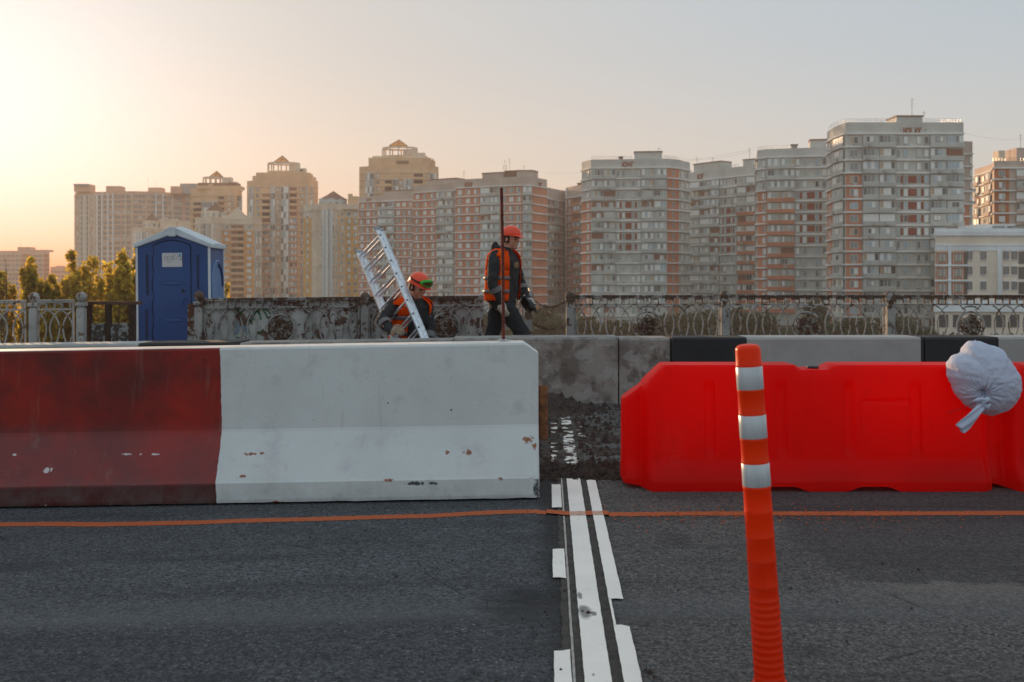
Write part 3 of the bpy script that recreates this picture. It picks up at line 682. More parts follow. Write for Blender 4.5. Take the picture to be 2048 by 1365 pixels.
# ------------------------------------------------------------------ sandbag tied over the barrier joint
def sandbag():
    D = 5.60
    c0 = at(1972, 763, D); t0 = thing('sandbag', 'stuffed white woven sack with knotted neck lying over the joint of two red barriers', 'sandbag', (c0.x, 5.80, 0.705))
    t = NT('white_woven_sack'); n1 = t.noise(9, 5)
    c = t.mix(t.ramp(n1, 0.3, 0.7), (0.62, 0.70, 0.88), (0.55, 0.63, 0.81)); wv = t.n('ShaderNodeTexWave'); t.put(wv.inputs[0], t.map(t.co(), (1, 1, 1))); wv.inputs['Scale'].default_value = 120
    c = t.mix(0.06, c, wv.outputs[0]); t.color(c); t.rough(0.75)
    tr = t.n('ShaderNodeBsdfTranslucent'); tr.inputs[0].default_value = (0.75, 0.68, 0.66, 1); mx = t.n('ShaderNodeMixShader'); mx.inputs[0].default_value = 0.22
    t.t.links.new(t.bsdf.outputs[0], mx.inputs[1]); t.t.links.new(tr.outputs[0], mx.inputs[2]); t.t.links.new(mx.outputs[0], t.out.inputs[0])
    t.bump(t.math('ADD', t.noise(35, 5, 0.7), t.noise(90, 4, 0.7, v=t.map(t.co(), (1, 1, 0.3)))), 0.5, 0.008)
    k = at(1967, 806, 5.42); cen = Vector((c0.x, 5.64, c0.z)); P = (k - cen).normalized()
    A = P.cross(Vector((0, 0, 1))).normalized(); B = A.cross(P)
    NT_, NP = 90, 180; rings = []
    # silhouette radius (metres) by angle in the picture plane, read off the photograph
    sil = {0: 0.205, 25: 0.185, 45: 0.185, 62: 0.205, 80: 0.208, 100: 0.226, 108: 0.234, 116: 0.222, 126: 0.196, 142: 0.215, 152: 0.218, 168: 0.196, 190: 0.168, 215: 0.165, 240: 0.168, 265: 0.185, 290: 0.205, 320: 0.215, 345: 0.213, 360: 0.205}
    ka = sorted(sil)
    def rs(a):
        a %= 360
        for p, q in zip(ka, ka[1:]):
            if a <= q: u = (a - p) / (q - p); u = u * u * (3 - 2 * u); return sil[p] + (sil[q] - sil[p]) * u
    for i in range(1, NT_):
        th = math.pi * i / NT_; ring = []
        for j in range(NP):
            ph = 2 * math.pi * j / NP
            d = math.cos(th) * P + math.sin(th) * (math.cos(ph) * A + math.sin(ph) * B)
            ang = math.degrees(math.atan2(d.z, d.x)); q = math.sqrt(d.x * d.x + d.z * d.z); rr = rs(ang)
            r = 1 / math.sqrt((q / rr) ** 2 + (d.y / 0.165) ** 2)
            pl = 0.5 + 0.5 * math.sin(ph * 17 + 2.5 * noise.noise(Vector((math.cos(ph) * 2, math.sin(ph) * 2, 0))) + 0.8 * math.sin(th * 3))
            pl2 = 0.5 + 0.5 * math.sin(ph * 31 + 5 * noise.noise(Vector((math.cos(ph) * 3, math.sin(ph) * 3, 4))))
            ev = 0.35 + 0.65 * (0.5 + 0.5 * math.sin(ph + 4.2)); r -= 0.014 * pl * math.exp(-((th - 0.2) / 0.30) ** 2) * ev + 0.005 * pl2 * math.exp(-((th - 0.25) / 0.35) ** 2)
            r -= 0.045 * math.exp(-(th / 0.16) ** 2)
            r += 0.0035 * noise.fractal(d * 7, 1, 2, 4) + 0.004 * noise.noise(Vector((d.x * 2.5, d.y * 3, d.z * 9)))
            # sits on the barrier: the underside is pressed in
            p = cen + d * r
            if p.y > 5.70 and p.z < 0.69: p.z = 0.69 + (p.z - 0.69) * 0.12
            ring.append(p)
        rings.append(ring)
    MB().loft(rings).build('sack', t.mat, t0, smooth=True)
    # knot and tail
    b = MB(); K = k + Vector((0, -0.008, 0))
    b.tube([K + Vector((0.030, 0.006, 0.004)), K + Vector((0.012, -0.016, 0.022)), K + Vector((-0.012, -0.018, 0.012)), K + Vector((-0.014, -0.014, -0.012)), K + Vector((0.012, -0.010, -0.022)), K + Vector((0.030, 0.0, -0.006))], [0.008, 0.014, 0.015, 0.014, 0.012, 0.007], 12)
    b.tube([K + Vector((-0.062, -0.004, 0.008)), K + Vector((-0.045, -0.012, 0.016)), K + Vector((-0.02, -0.018, 0.022)), K + Vector((0.004, -0.020, 0.012))], [0.006, 0.016, 0.017, 0.010], 10, flat=(1, 0.7))
    e = at(1921, 856, 5.36); path = []; rad = []
    rings = []
    for i in range(26):
        u = i / 25; p = K.lerp(e, u) + Vector((0.006 * math.sin(u * 4), -0.012 * math.sin(u * 3), 0.006 * math.sin(u * 5)))
        w = 0.010 + 0.030 * u ** 0.7 * (1 if u < 0.8 else 1 - (u - 0.8) * 1.2); tt = (e - K).normalized(); sd_ = tt.cross(Vector((0, 1, 0))).normalized(); fr = sd_.cross(tt)
        ring = []
        for j in range(28):
            a = 2 * math.pi * j / 28; ru = 1 + 0.25 * math.sin(a * 4 + u * 3)
            ring.append(p + sd_ * (w * math.cos(a)) + fr * ((0.010 - 0.003 * u) * math.sin(a) * ru + 0.007 * math.sin(math.cos(a) * 5 + u * 5)))
        rings.append(ring)
    b.loft(rings); b.build('knotted_neck', t.mat, t0, smooth=True)
    b = MB(); q = at(1953, 690, 5.62)
    b.tube([q, q + Vector((0.004, 0, 0.012)), q + Vector((0.0, 0, 0.020)), q + Vector((-0.010, 0, 0.028)), q + Vector((-0.013, 0, 0.024))], [0.003, 0.002, 0.0018, 0.0016, 0.001], 6); b.build('thread', t.mat, t0)
    wr = MB(); a = at(1893, 827, 5.50); c_ = at(1952, 806, 5.47); wr.tube([a, a.lerp(c_, 0.5) + Vector((0, 0, -0.002)), c_], 0.0013, 6)
    tag(wr.build('wire', mat('dark_red_wire', (0.10, 0.01, 0.01), 0.6)), 'thin dark wire sticking out left of the sandbag knot', 'wire')
sandbag()

# ------------------------------------------------------------------ ornate iron railing
def fy(x): return 12.42 + 0.012 * x
FG = lambda x: gz(x, 12.4) * 0.95 + 0.0
def flake(name, paint, rust, lo, hi, s=9.0, extra=None, top_rust=0.0):
    t = NT(name); w = t.wco(); p = t.xyz(w)
    n1 = t.noise(s, 7, 0.68, v=w); n2 = t.noise(s * 3.1, 5, 0.7, v=t.map(w, (1, 1, 0.7), (3, 8, 1)))
    m = t.math('ADD', n1, t.math('MULTIPLY', t.ramp(p[2], 0.86, 0.98), top_rust))
    f = t.math('MAXIMUM', t.ramp(m, lo, hi), t.ramp(n2, 0.62, 0.66))
    pc = t.mix(t.ramp(t.noise(2.5, 4, v=w), 0.35, 0.65), paint, tuple(x * 0.68 for x in paint))
    rc = t.mix(t.ramp(n2, 0.4, 0.6), rust, tuple(x * 0.45 for x in rust))
    t.color(t.mix(f, pc, rc)); t.rough(0.8); t.bump(t.math('MULTIPLY', f, -1.0), 0.6, 0.004); return t.mat
M_IRON = flake('flaking_grey_iron', (0.36, 0.35, 0.34), (0.13, 0.078, 0.055), 0.54, 0.58, 9, top_rust=0.12)
M_IRONL = flake('pale_grey_iron', (0.46, 0.45, 0.43), (0.16, 0.085, 0.06), 0.57, 0.62, 9, top_rust=0.03)
M_DARK = flake('rusty_dark_iron', (0.26, 0.23, 0.20), (0.11, 0.050, 0.030), 0.44, 0.50, 14)
M_BACK = flake('flaking_white_sheet', (0.46, 0.46, 0.44), (0.17, 0.095, 0.065), 0.53, 0.555, 6.5, top_rust=0.05)
M_RUSTY = rust_mat('dark_rusty_steel', (0.055, 0.026, 0.017), (0.025, 0.013, 0.010))
BASE = 0.12
def rpost(px, label, m=M_IRON, hgt=1.07, ball=0.065, group=None):
    x = X(px, fy(X(px, 12.42))); y = fy(x); g = FG(x)
    t0 = thing('railing_post', label, 'railing post', (x, y, g + BASE))
    w = 0.048; b = MB(); z1 = hgt - 0.145 - BASE - ball
    b.box(-w, -w, 0, w, w, z1); b.box(-w - 0.012, -w - 0.012, 0, w + 0.012, w + 0.012, 0.10)
    b.box(-w - 0.010, -w - 0.010, 0.80, w + 0.010, w + 0.010, 0.845)
    o = b.build('shaft', m, t0, world=False); bevel(o, 0.006, 1)
    MB().lathe([(0.030, z1 - 0.002), (0.046, z1), (0.046, z1 + 0.012), (0.034, z1 + 0.022), (0.030, z1 + 0.05), (0.040, z1 + 0.062), (0.040, z1 + 0.07), (0.022, z1 + 0.08)], 14).build('neck', m, t0, smooth=True, world=False)
    MB().ball((0, 0, z1 + 0.075 + ball), ball, 16).build('ball', m, t0, smooth=True, world=False)
    return t0
def rosette_meshes():
    ring = MB(); n = 36; R0 = 0.172
    ring.tube([(R0 * math.cos(2 * math.pi * i / n), 0, R0 * math.sin(2 * math.pi * i / n)) for i in range(n + 1)], 0.012, 8, cap=False, up=(0, 1, 0))
    fl = MB()
    fl.lathe([(0.0, -0.012), (0.030, -0.012), (0.035, 0.0), (0.030, 0.012), (0.0, 0.012)], 12)
    fl.v = [(p[0], p[2], p[1]) for p in fl.v]
    for k in range(7):
        a = 2 * math.pi * k / 7 + 0.22; c = Vector((0.082 * math.cos(a), 0, 0.082 * math.sin(a)))
        pts = [c + Vector((0.040 * math.cos(q) * math.cos(a) - 0.034 * math.sin(q) * math.sin(a), 0, 0.040 * math.cos(q) * math.sin(a) + 0.034 * math.sin(q) * math.cos(a))) for q in [2 * math.pi * i / 12 for i in range(13)]]
        fl.tube(pts, 0.0125, 6, cap=False, up=(0, 1, 0))
        fl.ball(c, 0.024, 7, sc=(1, 0.4, 1))
        a2 = a + math.pi / 7; c2 = Vector((0.132 * math.cos(a2), 0, 0.132 * math.sin(a2)))
        fl.tube([c2 + Vector((0.026 * math.cos(q), 0, 0.026 * math.sin(q))) for q in [2 * math.pi * i / 8 for i in range(9)]], 0.010, 5, cap=False, up=(0, 1, 0))
        fl.tube([c.lerp(Vector((0, 0, 0)), 0.5), c2], 0.008, 5)
    return ring, fl
_ring, _flow = rosette_meshes()
RINGM = _ring.mesh('rosette_ring', M_IRON, True); FLOWM = _flow.mesh('rosette_flower', M_DARK, True)
def bar_mesh(sgn, m, H0=0.18, H1=0.862):
    b = MB(); pts = []
    for z, x in ((H1 + 0.008, -0.080), (H1 - 0.002, -0.062), (H1 - 0.014, -0.040), (H1 - 0.032, -0.018), (H1 - 0.058, 0.004), (H1 - 0.095, 0.028), (H1 - 0.14, 0.048), (H1 - 0.20, 0.060), (H1 - 0.26, 0.058), (H1 - 0.32, 0.046), (H1 - 0.38, 0.028), (H1 - 0.43, 0.004), (H1 - 0.50, -0.03), (H0, -0.05)):
        pts.append((sgn * x, 0, z))
    b.tube(pts, 0.0095, 6, flat=(1.0, 1.3), up=(0, 1, 0)); return b.mesh('curved_bar', m, True)
BARS = {}
def panel(px0, px1, label, m=M_IRON, rosette=True, backed=None, group=None, seed=1):
    xa, xb = X(px0, 12.42), X(px1, 12.42); xa += 0.052; xb -= 0.052
    y = fy((xa + xb) / 2); g = (FG(xa) + FG(xb)) / 2; xm = (xa + xb) / 2; L = xb - xa
    t0 = thing('iron_railing', label, 'railing', (xm, y, g), group=group); sl = math.atan2(FG(xb) - FG(xa), xb - xa); t0.rotation_euler = (0, -sl, 0)
    h = L / 2
    b = MB().box(-h, -0.022, 0.962, h, 0.022, 0.998); b.box(-h, -0.028, 0.985, h, 0.028, 1.004); bevel(b.build('top_rail', m, t0, world=False), 0.005, 1)
    MB().box(-h, -0.014, 0.873, h, 0.014, 0.893).build('middle_rail', m, t0, world=False)
    MB().box(-h, -0.014, 0.16, h, 0.014, 0.19).build('bottom_rail', m, t0, world=False)
    for sx in (-1, 1): MB().box(sx * h - 0.010 * (sx > 0) * 2, -0.012, 0.19, sx * h + 0.010 * (sx < 0) * 2, 0.012, 0.962).build('end_bar', m, t0, world=False)
    # greek-key uprights between the two rails
    n = max(2, round(L / 0.091)); km = MB().box(-0.0075, -0.010, 0.893, 0.0075, 0.010, 0.962).mesh('key_bar', m)
    for i in range(n):
        x = -h + L * (i + 0.5) / n
        link('key_bar', km, t0, (x, 0, 0))
    kb = MB()
    for i in range(0, n - 1, 2):
        x0 = -h + L * (i + 0.5) / n; x1 = -h + L * (i + 1.5) / n; kb.box(x0, -0.009, 0.944, x1, 0.009, 0.960)
    tag(kb.build('key_caps', m, t0, world=False), kind='stuff')
    key = m.name
    if key not in BARS: BARS[key] = (bar_mesh(1, m), bar_mesh(-1, m))
    nb = max(2, round(L / 0.187)); rr = 0.20 if rosette else 0
    for i in range(nb):
        x = -h + L * (i + 0.5) / nb
        if rosette and abs(x) < rr: continue
        for q in BARS[key]: link('curved_bar', q, t0, (x, 0, 0))
    if rosette:
        for s in (-1, 1):
            MB().tube([(s * 0.13, 0, 0.873), (s * 0.10, 0, 0.84), (s * 0.06, 0, 0.815), (s * 0.09, 0, 0.78), (s * 0.15, 0, 0.72)], 0.010, 6, up=(0, 1, 0)).build('scroll', m, t0, smooth=True, world=False)
        MB().tube([(0.10 * math.cos(a), 0, 0.815 + 0.045 * math.sin(a)) for a in [math.pi * i / 10 for i in range(11)]], 0.010, 6, up=(0, 1, 0)).build('scroll', m, t0, smooth=True, world=False)
        link('rosette_ring', RINGM, t0, (0, -0.004, 0.618)); link('rosette_flower', FLOWM, t0, (0, -0.010, 0.60))
    if backed:
        b0, b1 = backed; x0 = X(b0, 12.42) - xm; x1 = X(b1, 12.42) - xm
        sh = MB().box(x0, 0.026, 0.16, x1, 0.036, 0.965); sh.build('backing_sheet', M_BACK, t0, world=False)
    return t0
posts = [(-262, 'pale railing post just outside the left edge'), (68, 'pale iron railing post with ball top, leftmost in view'), (163, 'pale iron railing post with ball top, beside the low rusty rail'),
         (398, 'rust spotted railing post with ball top in front of the blue toilet cabin'), (730, 'railing post with ball top behind the aluminium ladder'),
         (1057, 'railing post with ball top beside the walking worker, left end of the chains'), (1140, 'railing post with ball top at the right end of the two chains'),
         (1450, 'railing post with ball top above the black concrete block'), (1780, 'railing post with ball top below the tallest tower, right side'), (2112, 'railing post beyond the right edge')]
for px, lab in posts[1:9]:
    rpost(px, lab, M_IRONL if px < 300 else M_IRON, hgt=1.062 + (0.04 if px in (68, 163, 398) else 0))
panel(-262, 68, 'pale open railing panel of curved bars at the left edge of the photo', M_IRONL, rosette=False)
panel(68, 163, 'short pale railing panel between two close set posts on the left', M_IRONL, rosette=False)
panel(398, 730, 'rusty railing panel backed with flaking white sheet and green graffiti, beside the toilet', backed=(402, 727))
panel(730, 1057, 'rusty white backed railing panel behind the two workers', backed=(734, 968), rosette=False)
panel(1140, 1450, 'open iron railing panel with dark rosette, right of the chains')
panel(1450, 1780, 'open iron railing panel with dark rosette, behind the middle of the red barrier')
panel(1780, 2112, 'open iron railing panel with dark rosette above the sandbag')
# rosette of the second backed panel sits left of its middle, the same on the open ones
def lone_rosette(px):
    x = X(px, 12.42)
    for o in bpy.data.objects:
        if o.get('label', '').startswith('rusty white backed'):
            dx = x - o.location.x
            link('rosette_ring', RINGM, o, (dx, -0.012, 0.618)); link('rosette_flower', FLOWM, o, (dx, -0.02, 0.60))
lone_rosette(893)
# graffiti on the sheet: green strokes and a blue smear
gp = [o for o in bpy.data.objects if o.get('label', '').startswith('rusty railing panel backed')][0]
def stroke(pts, w, m, name='graffiti'):
    b = MB(); P = []
    for px, py in pts:
        q = at(px, py, 12.42); P.append(Vector((q.x - gp.location.x, 0.0235, q.z - gp.location.z)))
    rings = []
    v = []; f = []
    for i, p in enumerate(P):
        d = (P[min(i + 1, len(P) - 1)] - P[max(0, i - 1)]).normalized(); nrm = Vector((-d.z, 0, d.x)) * w * (0.7 if i in (0, len(P) - 1) else 1)
        v += [p + nrm, p - nrm]
        if i: f.append((2 * i - 2, 2 * i - 1, 2 * i + 1, 2 * i))
    b.add(v, f); b.build(name, m, gp, world=False)
MGRN = mat('green_graffiti', (0.010, 0.10, 0.035), 0.6, 0.4, 30); MBLU = flake('blue_graffiti', (0.20, 0.30, 0.42), (0.3, 0.32, 0.33), 0.45, 0.55, 20)
for pts in ([(470, 626), (478, 622), (490, 617)], [(472, 616), (480, 624), (488, 629)], [(475, 619), (484, 615), (489, 622)], [(500, 638), (507, 625), (512, 615), (516, 617), (518, 628)], [(506, 636), (512, 626), (522, 615)], [(500, 641), (510, 637)],
            [(520, 620), (521, 630), (524, 640)], [(526, 618), (532, 626), (537, 637)], [(528, 617), (538, 622), (543, 629)], [(501, 643), (506, 647)], [(514, 665), (522, 664), (527, 660)], [(474, 674), (482, 676)], [(515, 606), (524, 606)]):
    stroke(pts, 0.011, MGRN)
stroke([(476, 640), (477, 655), (475, 668)], 0.03, MBLU); stroke([(484, 650), (494, 660), (500, 668)], 0.03, MBLU)
# cracked slab standing beside the post
b = MB(); x0, x1 = X(376, 12.35), X(389, 12.35); g = FG(x0)
b.box(x0, 12.33, g + 0.12, x1, 12.38, g + 1.0 - 0.06)
sl_ = thing('rusty_plate', 'narrow upright rusty plate leaning between the toilet and the railing post', 'metal plate', (x0, 12.35, g + 0.12)); b.build('plate', flake('rusty_plate_paint', (0.30, 0.30, 0.29), (0.12, 0.04, 0.02), 0.46, 0.5, 10), sl_)
# low rusty rail with sheets
xa, xb = X(166, 12.5), X(282, 12.5); g = FG(xa)
lr = thing('low_guard_rail', 'low dark rusty rail patched with two grey sheets, left of the blue toilet', 'railing', (xa, 12.5, g + 0.12))
zt = Z(604, 12.5)
MB().box(xa, 12.46, zt - 0.035, xb, 12.54, zt + 0.006).build('top_rail', rust_mat('brown_rusty_steel', (0.12, 0.06, 0.04), (0.06, 0.03, 0.02)), lr)
for p0, p1 in ((170, 183), (212, 222), (259, 271)): MB().box(X(p0, 12.5), 12.47, g + 0.12, X(p1, 12.5), 12.53, zt - 0.036).build('upright', M_RUSTY, lr)
for p0, p1 in ((183.2, 211.8), (222.2, 258.8)): MB().box(X(p0, 12.5), 12.49, g + 0.12, X(p1, 12.5), 12.51, Z(647, 12.5)).build('sheet', flake('streaked_sheet', (0.30, 0.31, 0.30), (0.07, 0.06, 0.05), 0.47, 0.5, 16), lr)
# two chains across the gap
lk = MB(); n = 10
lk.tube([(0.016 * math.cos(2 * math.pi * i / n) * (1.3), 0, 0.012 * math.sin(2 * math.pi * i / n)) for i in range(n + 1)], 0.0042, 5, cap=False, up=(0, 1, 0))
LKM = lk.mesh('link', M_DARK, True)
for (p0, y0, p1, y1, sag, lab) in ((1063, 597, 1134, 600, 16, 'upper rusty chain hanging between two railing posts'), (1063, 645, 1134, 650, 11, 'lower rusty chain hanging between two railing posts')):
    a = at(p0, y0, 12.42); c = at(p1, y1, 12.42); ch = thing('chain', lab, 'chain', a, group='chains across the railing gap'); n = 22
    P = [a.lerp(c, i / n) - Vector((0, 0, sag * 12.42 / F * 4 * (i / n) * (1 - i / n))) for i in range(n + 1)]
    for i in range(n):
        m_ = (P[i] + P[i + 1]) / 2; d = (P[i + 1] - P[i])
        link('link', LKM, ch, m_ - a, (R(90) * (i % 2), -math.atan2(d.z, d.x), 0))

# ------------------------------------------------------------------ portable toilet
def toilet():
    D = 13.6; S1 = D / F
    xl, xr = X(276, D), X(419.5, D); g = -0.02 + gz(-5, 12.4) + 0.12
    wd = xr - xl; t0 = thing('portable_toilet', 'blue plastic portable toilet cabin with pale roof and white notice on its door', 'toilet cabin', (xl, D, g), 0.0)
    t0.rotation_euler = (0, R(-0.6), R(1.5))
    Zl = lambda py: Z(py, D) - g
    t = NT('blue_cabin_plastic'); n1 = t.noise(2.2, 4); c = t.mix(t.ramp(n1, 0.3, 0.7), (0.017, 0.060, 0.20), (0.026, 0.080, 0.25)); t.color(c); t.rough(0.42); t.bsdf.inputs['Specular IOR Level'].default_value = 0.4; t.bump(t.noise(80, 3), 0.08, 0.002)
    BL = t.mat; BLD = mat('recess_shade_blue', (0.010, 0.022, 0.075), 0.6); BLL = mat('light_blue_side', (0.10, 0.20, 0.42), 0.45, 0.15, 3)  # dark blue puts the shade of slots, groove and ledges into the colour
    WH = mat('white_cabin_trim', (0.62, 0.66, 0.70), 0.5, 0.1, 5); DK = mat('door_gap', (0.004, 0.005, 0.010), 0.8)
    rf = NT('pale_translucent_roof'); cc = rf.mix(rf.ramp(rf.noise(8, 5), 0.4, 0.7), (0.60, 0.67, 0.72), (0.48, 0.53, 0.57)); rf.color(cc); rf.rough(0.55)
    dp = 0.72; e0, e1, ep = Zl(494), Zl(495), Zl(468)
    pk = X(349, D) - xl
    b = MB(); fr = [(0, 0, 0), (wd, 0, 0), (wd, 0, e1), (pk + 0.02, 0, ep), (pk - 0.02, 0, ep), (0, 0, e0)]
    b.add(fr + [(x, dp, z) for x, y, z in fr], [(0, 1, 2, 3, 4, 5), (11, 10, 9, 8, 7, 6), (0, 6, 7, 1), (1, 7, 8, 2), (0, 5, 11, 6)])
    b.build('cabin', BL, t0, world=False)
    # corner trims
    for x in (0.0, wd):
        for y in (0.0, dp):
            MB().box(x - 0.014, y - 0.014, 0, x + 0.014, y + 0.014, e0 - 0.012).build('corner_strip', WH, t0, world=False)
    # roof: two slopes with an overhanging lip, ridge cap
    b = MB(); o = 0.035; lip = 0.075
    def sec(y, up): return [(-o, y, e0 - 0.02), (-o, y, e0 + lip * 0.55 + up), (pk, y, ep + lip + 0.02 + up), (wd + o, y, e1 + lip * 0.55 + up), (wd + o, y, e1 - 0.02), (pk, y, ep - 0.01)]
    b.loft([sec(-o, 0), sec(0.10, 0.0), sec(dp * 0.5, 0.02), sec(dp + o, 0.0)]); ob = b.build('roof', rf.mat, t0, world=False); bevel(ob, 0.012, 2)
    b = MB(); a, c = X(337, D) - xl, X(357, D) - xl; zt_ = Zl(455)
    b.loft([[(a - 0.03, y, ep + 0.04), (a + 0.02, y, zt_ - 0.012), (pk, y, zt_), (c - 0.01, y, zt_ - 0.012), (c + 0.04, y, ep + 0.04)] for y in (-o - 0.006, 0.5, dp * 0.93)])
    b.build('ridge_cap', rf.mat, t0, world=False)
    q = MB().box(X(341, D) - xl, -o - 0.012, Zl(474), X(355, D) - xl, -o - 0.001, ep + 0.06); q.build('ridge_tab', rf.mat, t0, world=False)
    # door outline grooves, arch, panels
    dl, dr = X(307, D) - xl, X(383, D) - xl; zt = Zl(494); za = Zl(482)
    dm = (dl + dr) / 2; arch = [(dl + (dr - dl) * i / 14, zt + (za - zt) * math.sin(math.pi * i / 14) ** 0.8) for i in range(15)]
    dpan = MB(); pts = [(dl + 0.006, 0.01)] + [(dr - 0.006, 0.01)] + [(min(max(x, dl + 0.006), dr - 0.006), z - 0.006) for x, z in arch[::-1]]
    n = len(pts); dpan.add([(x, -0.006, z) for x, z in pts] + [(x, -0.0005, z) for x, z in pts], [tuple(range(n))] + [(i, n + i, n + (i + 1) % n, (i + 1) % n) for i in range(n)])
    door = dpan.build('door', BL, t0, world=False)
    b = MB().tube([(x, -0.004, z + 0.004) for x, z in arch], 0.007, 6); b.build('door_arch_gap', DK, t0, world=False)
    b = MB().box(dr - 0.005, -0.008, 0.01, dr + 0.003, 0.001, zt); b.build('door_gap', DK, t0, world=False)
    zz = zt; k = 0; b = MB(); hx = [dl, dl + 0.018]
    steps = [495, 515, 537, 558, 583, 605, 630, 655, 676, 700, 730]
    for i in range(len(steps) - 1):
        x = hx[(i + 1) % 2] - 0.002 * i; b.box(x - 0.003, -0.009, Zl(steps[i + 1]), x + 0.003, 0.0, Zl(steps[i])); b.box(min(hx[0] - 0.002 * i, hx[1] - 0.002 * i) - 0.003, -0.0095, Zl(steps[i + 1]) - 0.003, max(hx) - 0.002 * i + 0.003, 0.0005, Zl(steps[i + 1]) + 0.003)
    tag(b.build('hinge_gap', DK, t0, world=False), kind='stuff')
    # moulded slots: left above and below, right above
    for (cx, a, c, w) in ((296.5, 509, 591, 3.2), (294.5, 619, 700, 3.2), (397, 511, 580, 2.6)):
        b = MB(); x = X(cx, D) - xl; w = w * S1
        out = [(x + w * math.cos(q), Zl(a) - w + w * math.sin(q)) for q in [math.pi * i / 8 for i in range(9)]]
        ps = out + [(x - w, Zl(c)), (x + w, Zl(c))]; n = len(ps)
        b.add([(p[0], -0.0015, p[1]) for p in ps], [tuple(range(n))]); 
        b.build('moulded_slot', BLD, t0, world=False)
        for s in (-1, 1): b = MB().tube([(x + s * w, -0.002, Zl(c)), (x + s * w, -0.002, Zl(a) - w)], 0.004, 6); b.build('slot_edge', BL, t0, world=False)
    for py in (564.5, 638.5):
        ps = [(X(319 + 53 * i / 16, D) - xl, Zl(py + 3 - 4 * math.sin(math.pi * i / 16))) for i in range(17)]
        b = MB(); b.loft([[(x, -0.0065, z + 0.001), (x, -0.022 * math.sin(math.pi * i / 16) - 0.0064, z - 0.007), (x, -0.0065, z - 0.055 * math.sin(math.pi * i / 16) - 0.010)] for i, (x, z) in enumerate(ps)], closed=False)
        b.build('door_ledge', BL, t0, smooth=True, world=False)
        MB().tube([(x, -0.008, z + 0.002) for x, z in ps], 0.0045, 6).build('ledge_shadow_line', BLD, t0, world=False)
    hc = (X(368, D) - xl, Zl(583)); b = MB(); b.tube([(hc[0], -0.007, hc[1]), (hc[0], -0.013, hc[1])], 0.042, 18); b.build('lock_plate', BL, t0, world=False)
    b = MB(); b.tube([(hc[0], -0.013, hc[1]), (hc[0], -0.020, hc[1])], 0.022, 14); b.build('lock', mat('dark_lock', (0.006, 0.006, 0.008), 0.4), t0, world=False)
    hr = [(X(376, D) - xl + 0.075 * math.cos(q), Zl(610) + 0.085 * math.sin(q)) for q in [R(90) + math.pi * i / 12 for i in range(13)]]
    MB().tube([(x, -0.008, z) for x, z in hr], 0.010, 6).build('handle_ring', BL, t0, world=False)
    # notice
    nx0, nx1, nz0, nz1 = X(326.5, D) - xl, X(366, D) - xl, Zl(535), Zl(507)
    sg = MB().box(nx0, -0.012, nz0, nx1, -0.0065, nz1).build('notice', mat('notice_paper', (0.56, 0.56, 0.58), 0.6, 0.04), t0, world=False)
    ink = mat('notice_ink', (0.09, 0.09, 0.095), 0.7); blu = mat('notice_blue', (0.10, 0.35, 0.5), 0.6)
    def txt(s, x, z, size, m):
        cu = bpy.data.curves.new('printed_text', 'FONT'); cu.body = s; cu.size = size; cu.materials.append(m); cu.fill_mode = 'FRONT' if hasattr(cu, 'fill_mode') else cu.fill_mode
        return text_mesh(cu, sg, (x, -0.0128, z), (R(90), 0, 0))
    wn_ = nx1 - nx0
    for s, fx, fz, sz in (('8 961 538 - 7 - 848', 0.10, 0.66, 0.034), ('8 961 538 - 7 - 845', 0.10, 0.48, 0.034), ('8 961', 0.28, 0.34, 0.022), ('WC', 0.54, 0.82, 0.022)):
        txt(s, nx0 + wn_ * fx, nz0 + (nz1 - nz0) * fz, sz, ink)
    MB().box(nx1 - 0.045, -0.0135, nz1 - 0.055, nx1 - 0.015, -0.0122, nz1 - 0.012).build('logo', blu, sg, world=False)
    # right side: arched lighter recess
    b = MB(); yc = dp * 0.52; hw_ = 0.30; ztop = Zl(523)
    ps = [(yc + hw_ * math.cos(q), ztop - 0.30 + 0.30 * math.sin(q)) for q in [math.pi * i / 14 for i in range(15)]] + [(yc - hw_, 0.3), (yc + hw_, 0.3)]; n = len(ps)
    b.add([(wd + 0.004, p[0], p[1]) for p in ps], [tuple(range(n))]); b.build('side_panel', BLL, t0, world=False)
    b = MB().tube([(wd + 0.006, p[0], p[1]) for p in ps[:16]], 0.016, 6); b.build('side_arch', BLL, t0, world=False)
    ps2 = [(yc + 0.05 + hw_ * 0.72 * math.cos(q), ztop - 0.36 + 0.30 * math.sin(q)) for q in [math.pi * i / 14 for i in range(8)]]
    MB().tube([(wd + 0.006, p[0], p[1]) for p in ps2] + [(wd + 0.006, yc + 0.05 + hw_ * .72, 0.4)][:0], 0.020, 6).build('arch_groove', BLD, t0, world=False)
    b = MB().box(wd - 0.002, 0.05, 0.1, wd + 0.003, dp - 0.05, e1 - 0.05); b.build('side_sheet', mat('blue_side_sheet', (0.05, 0.11, 0.27), 0.45, 0.15, 3), t0, world=False)
toilet()

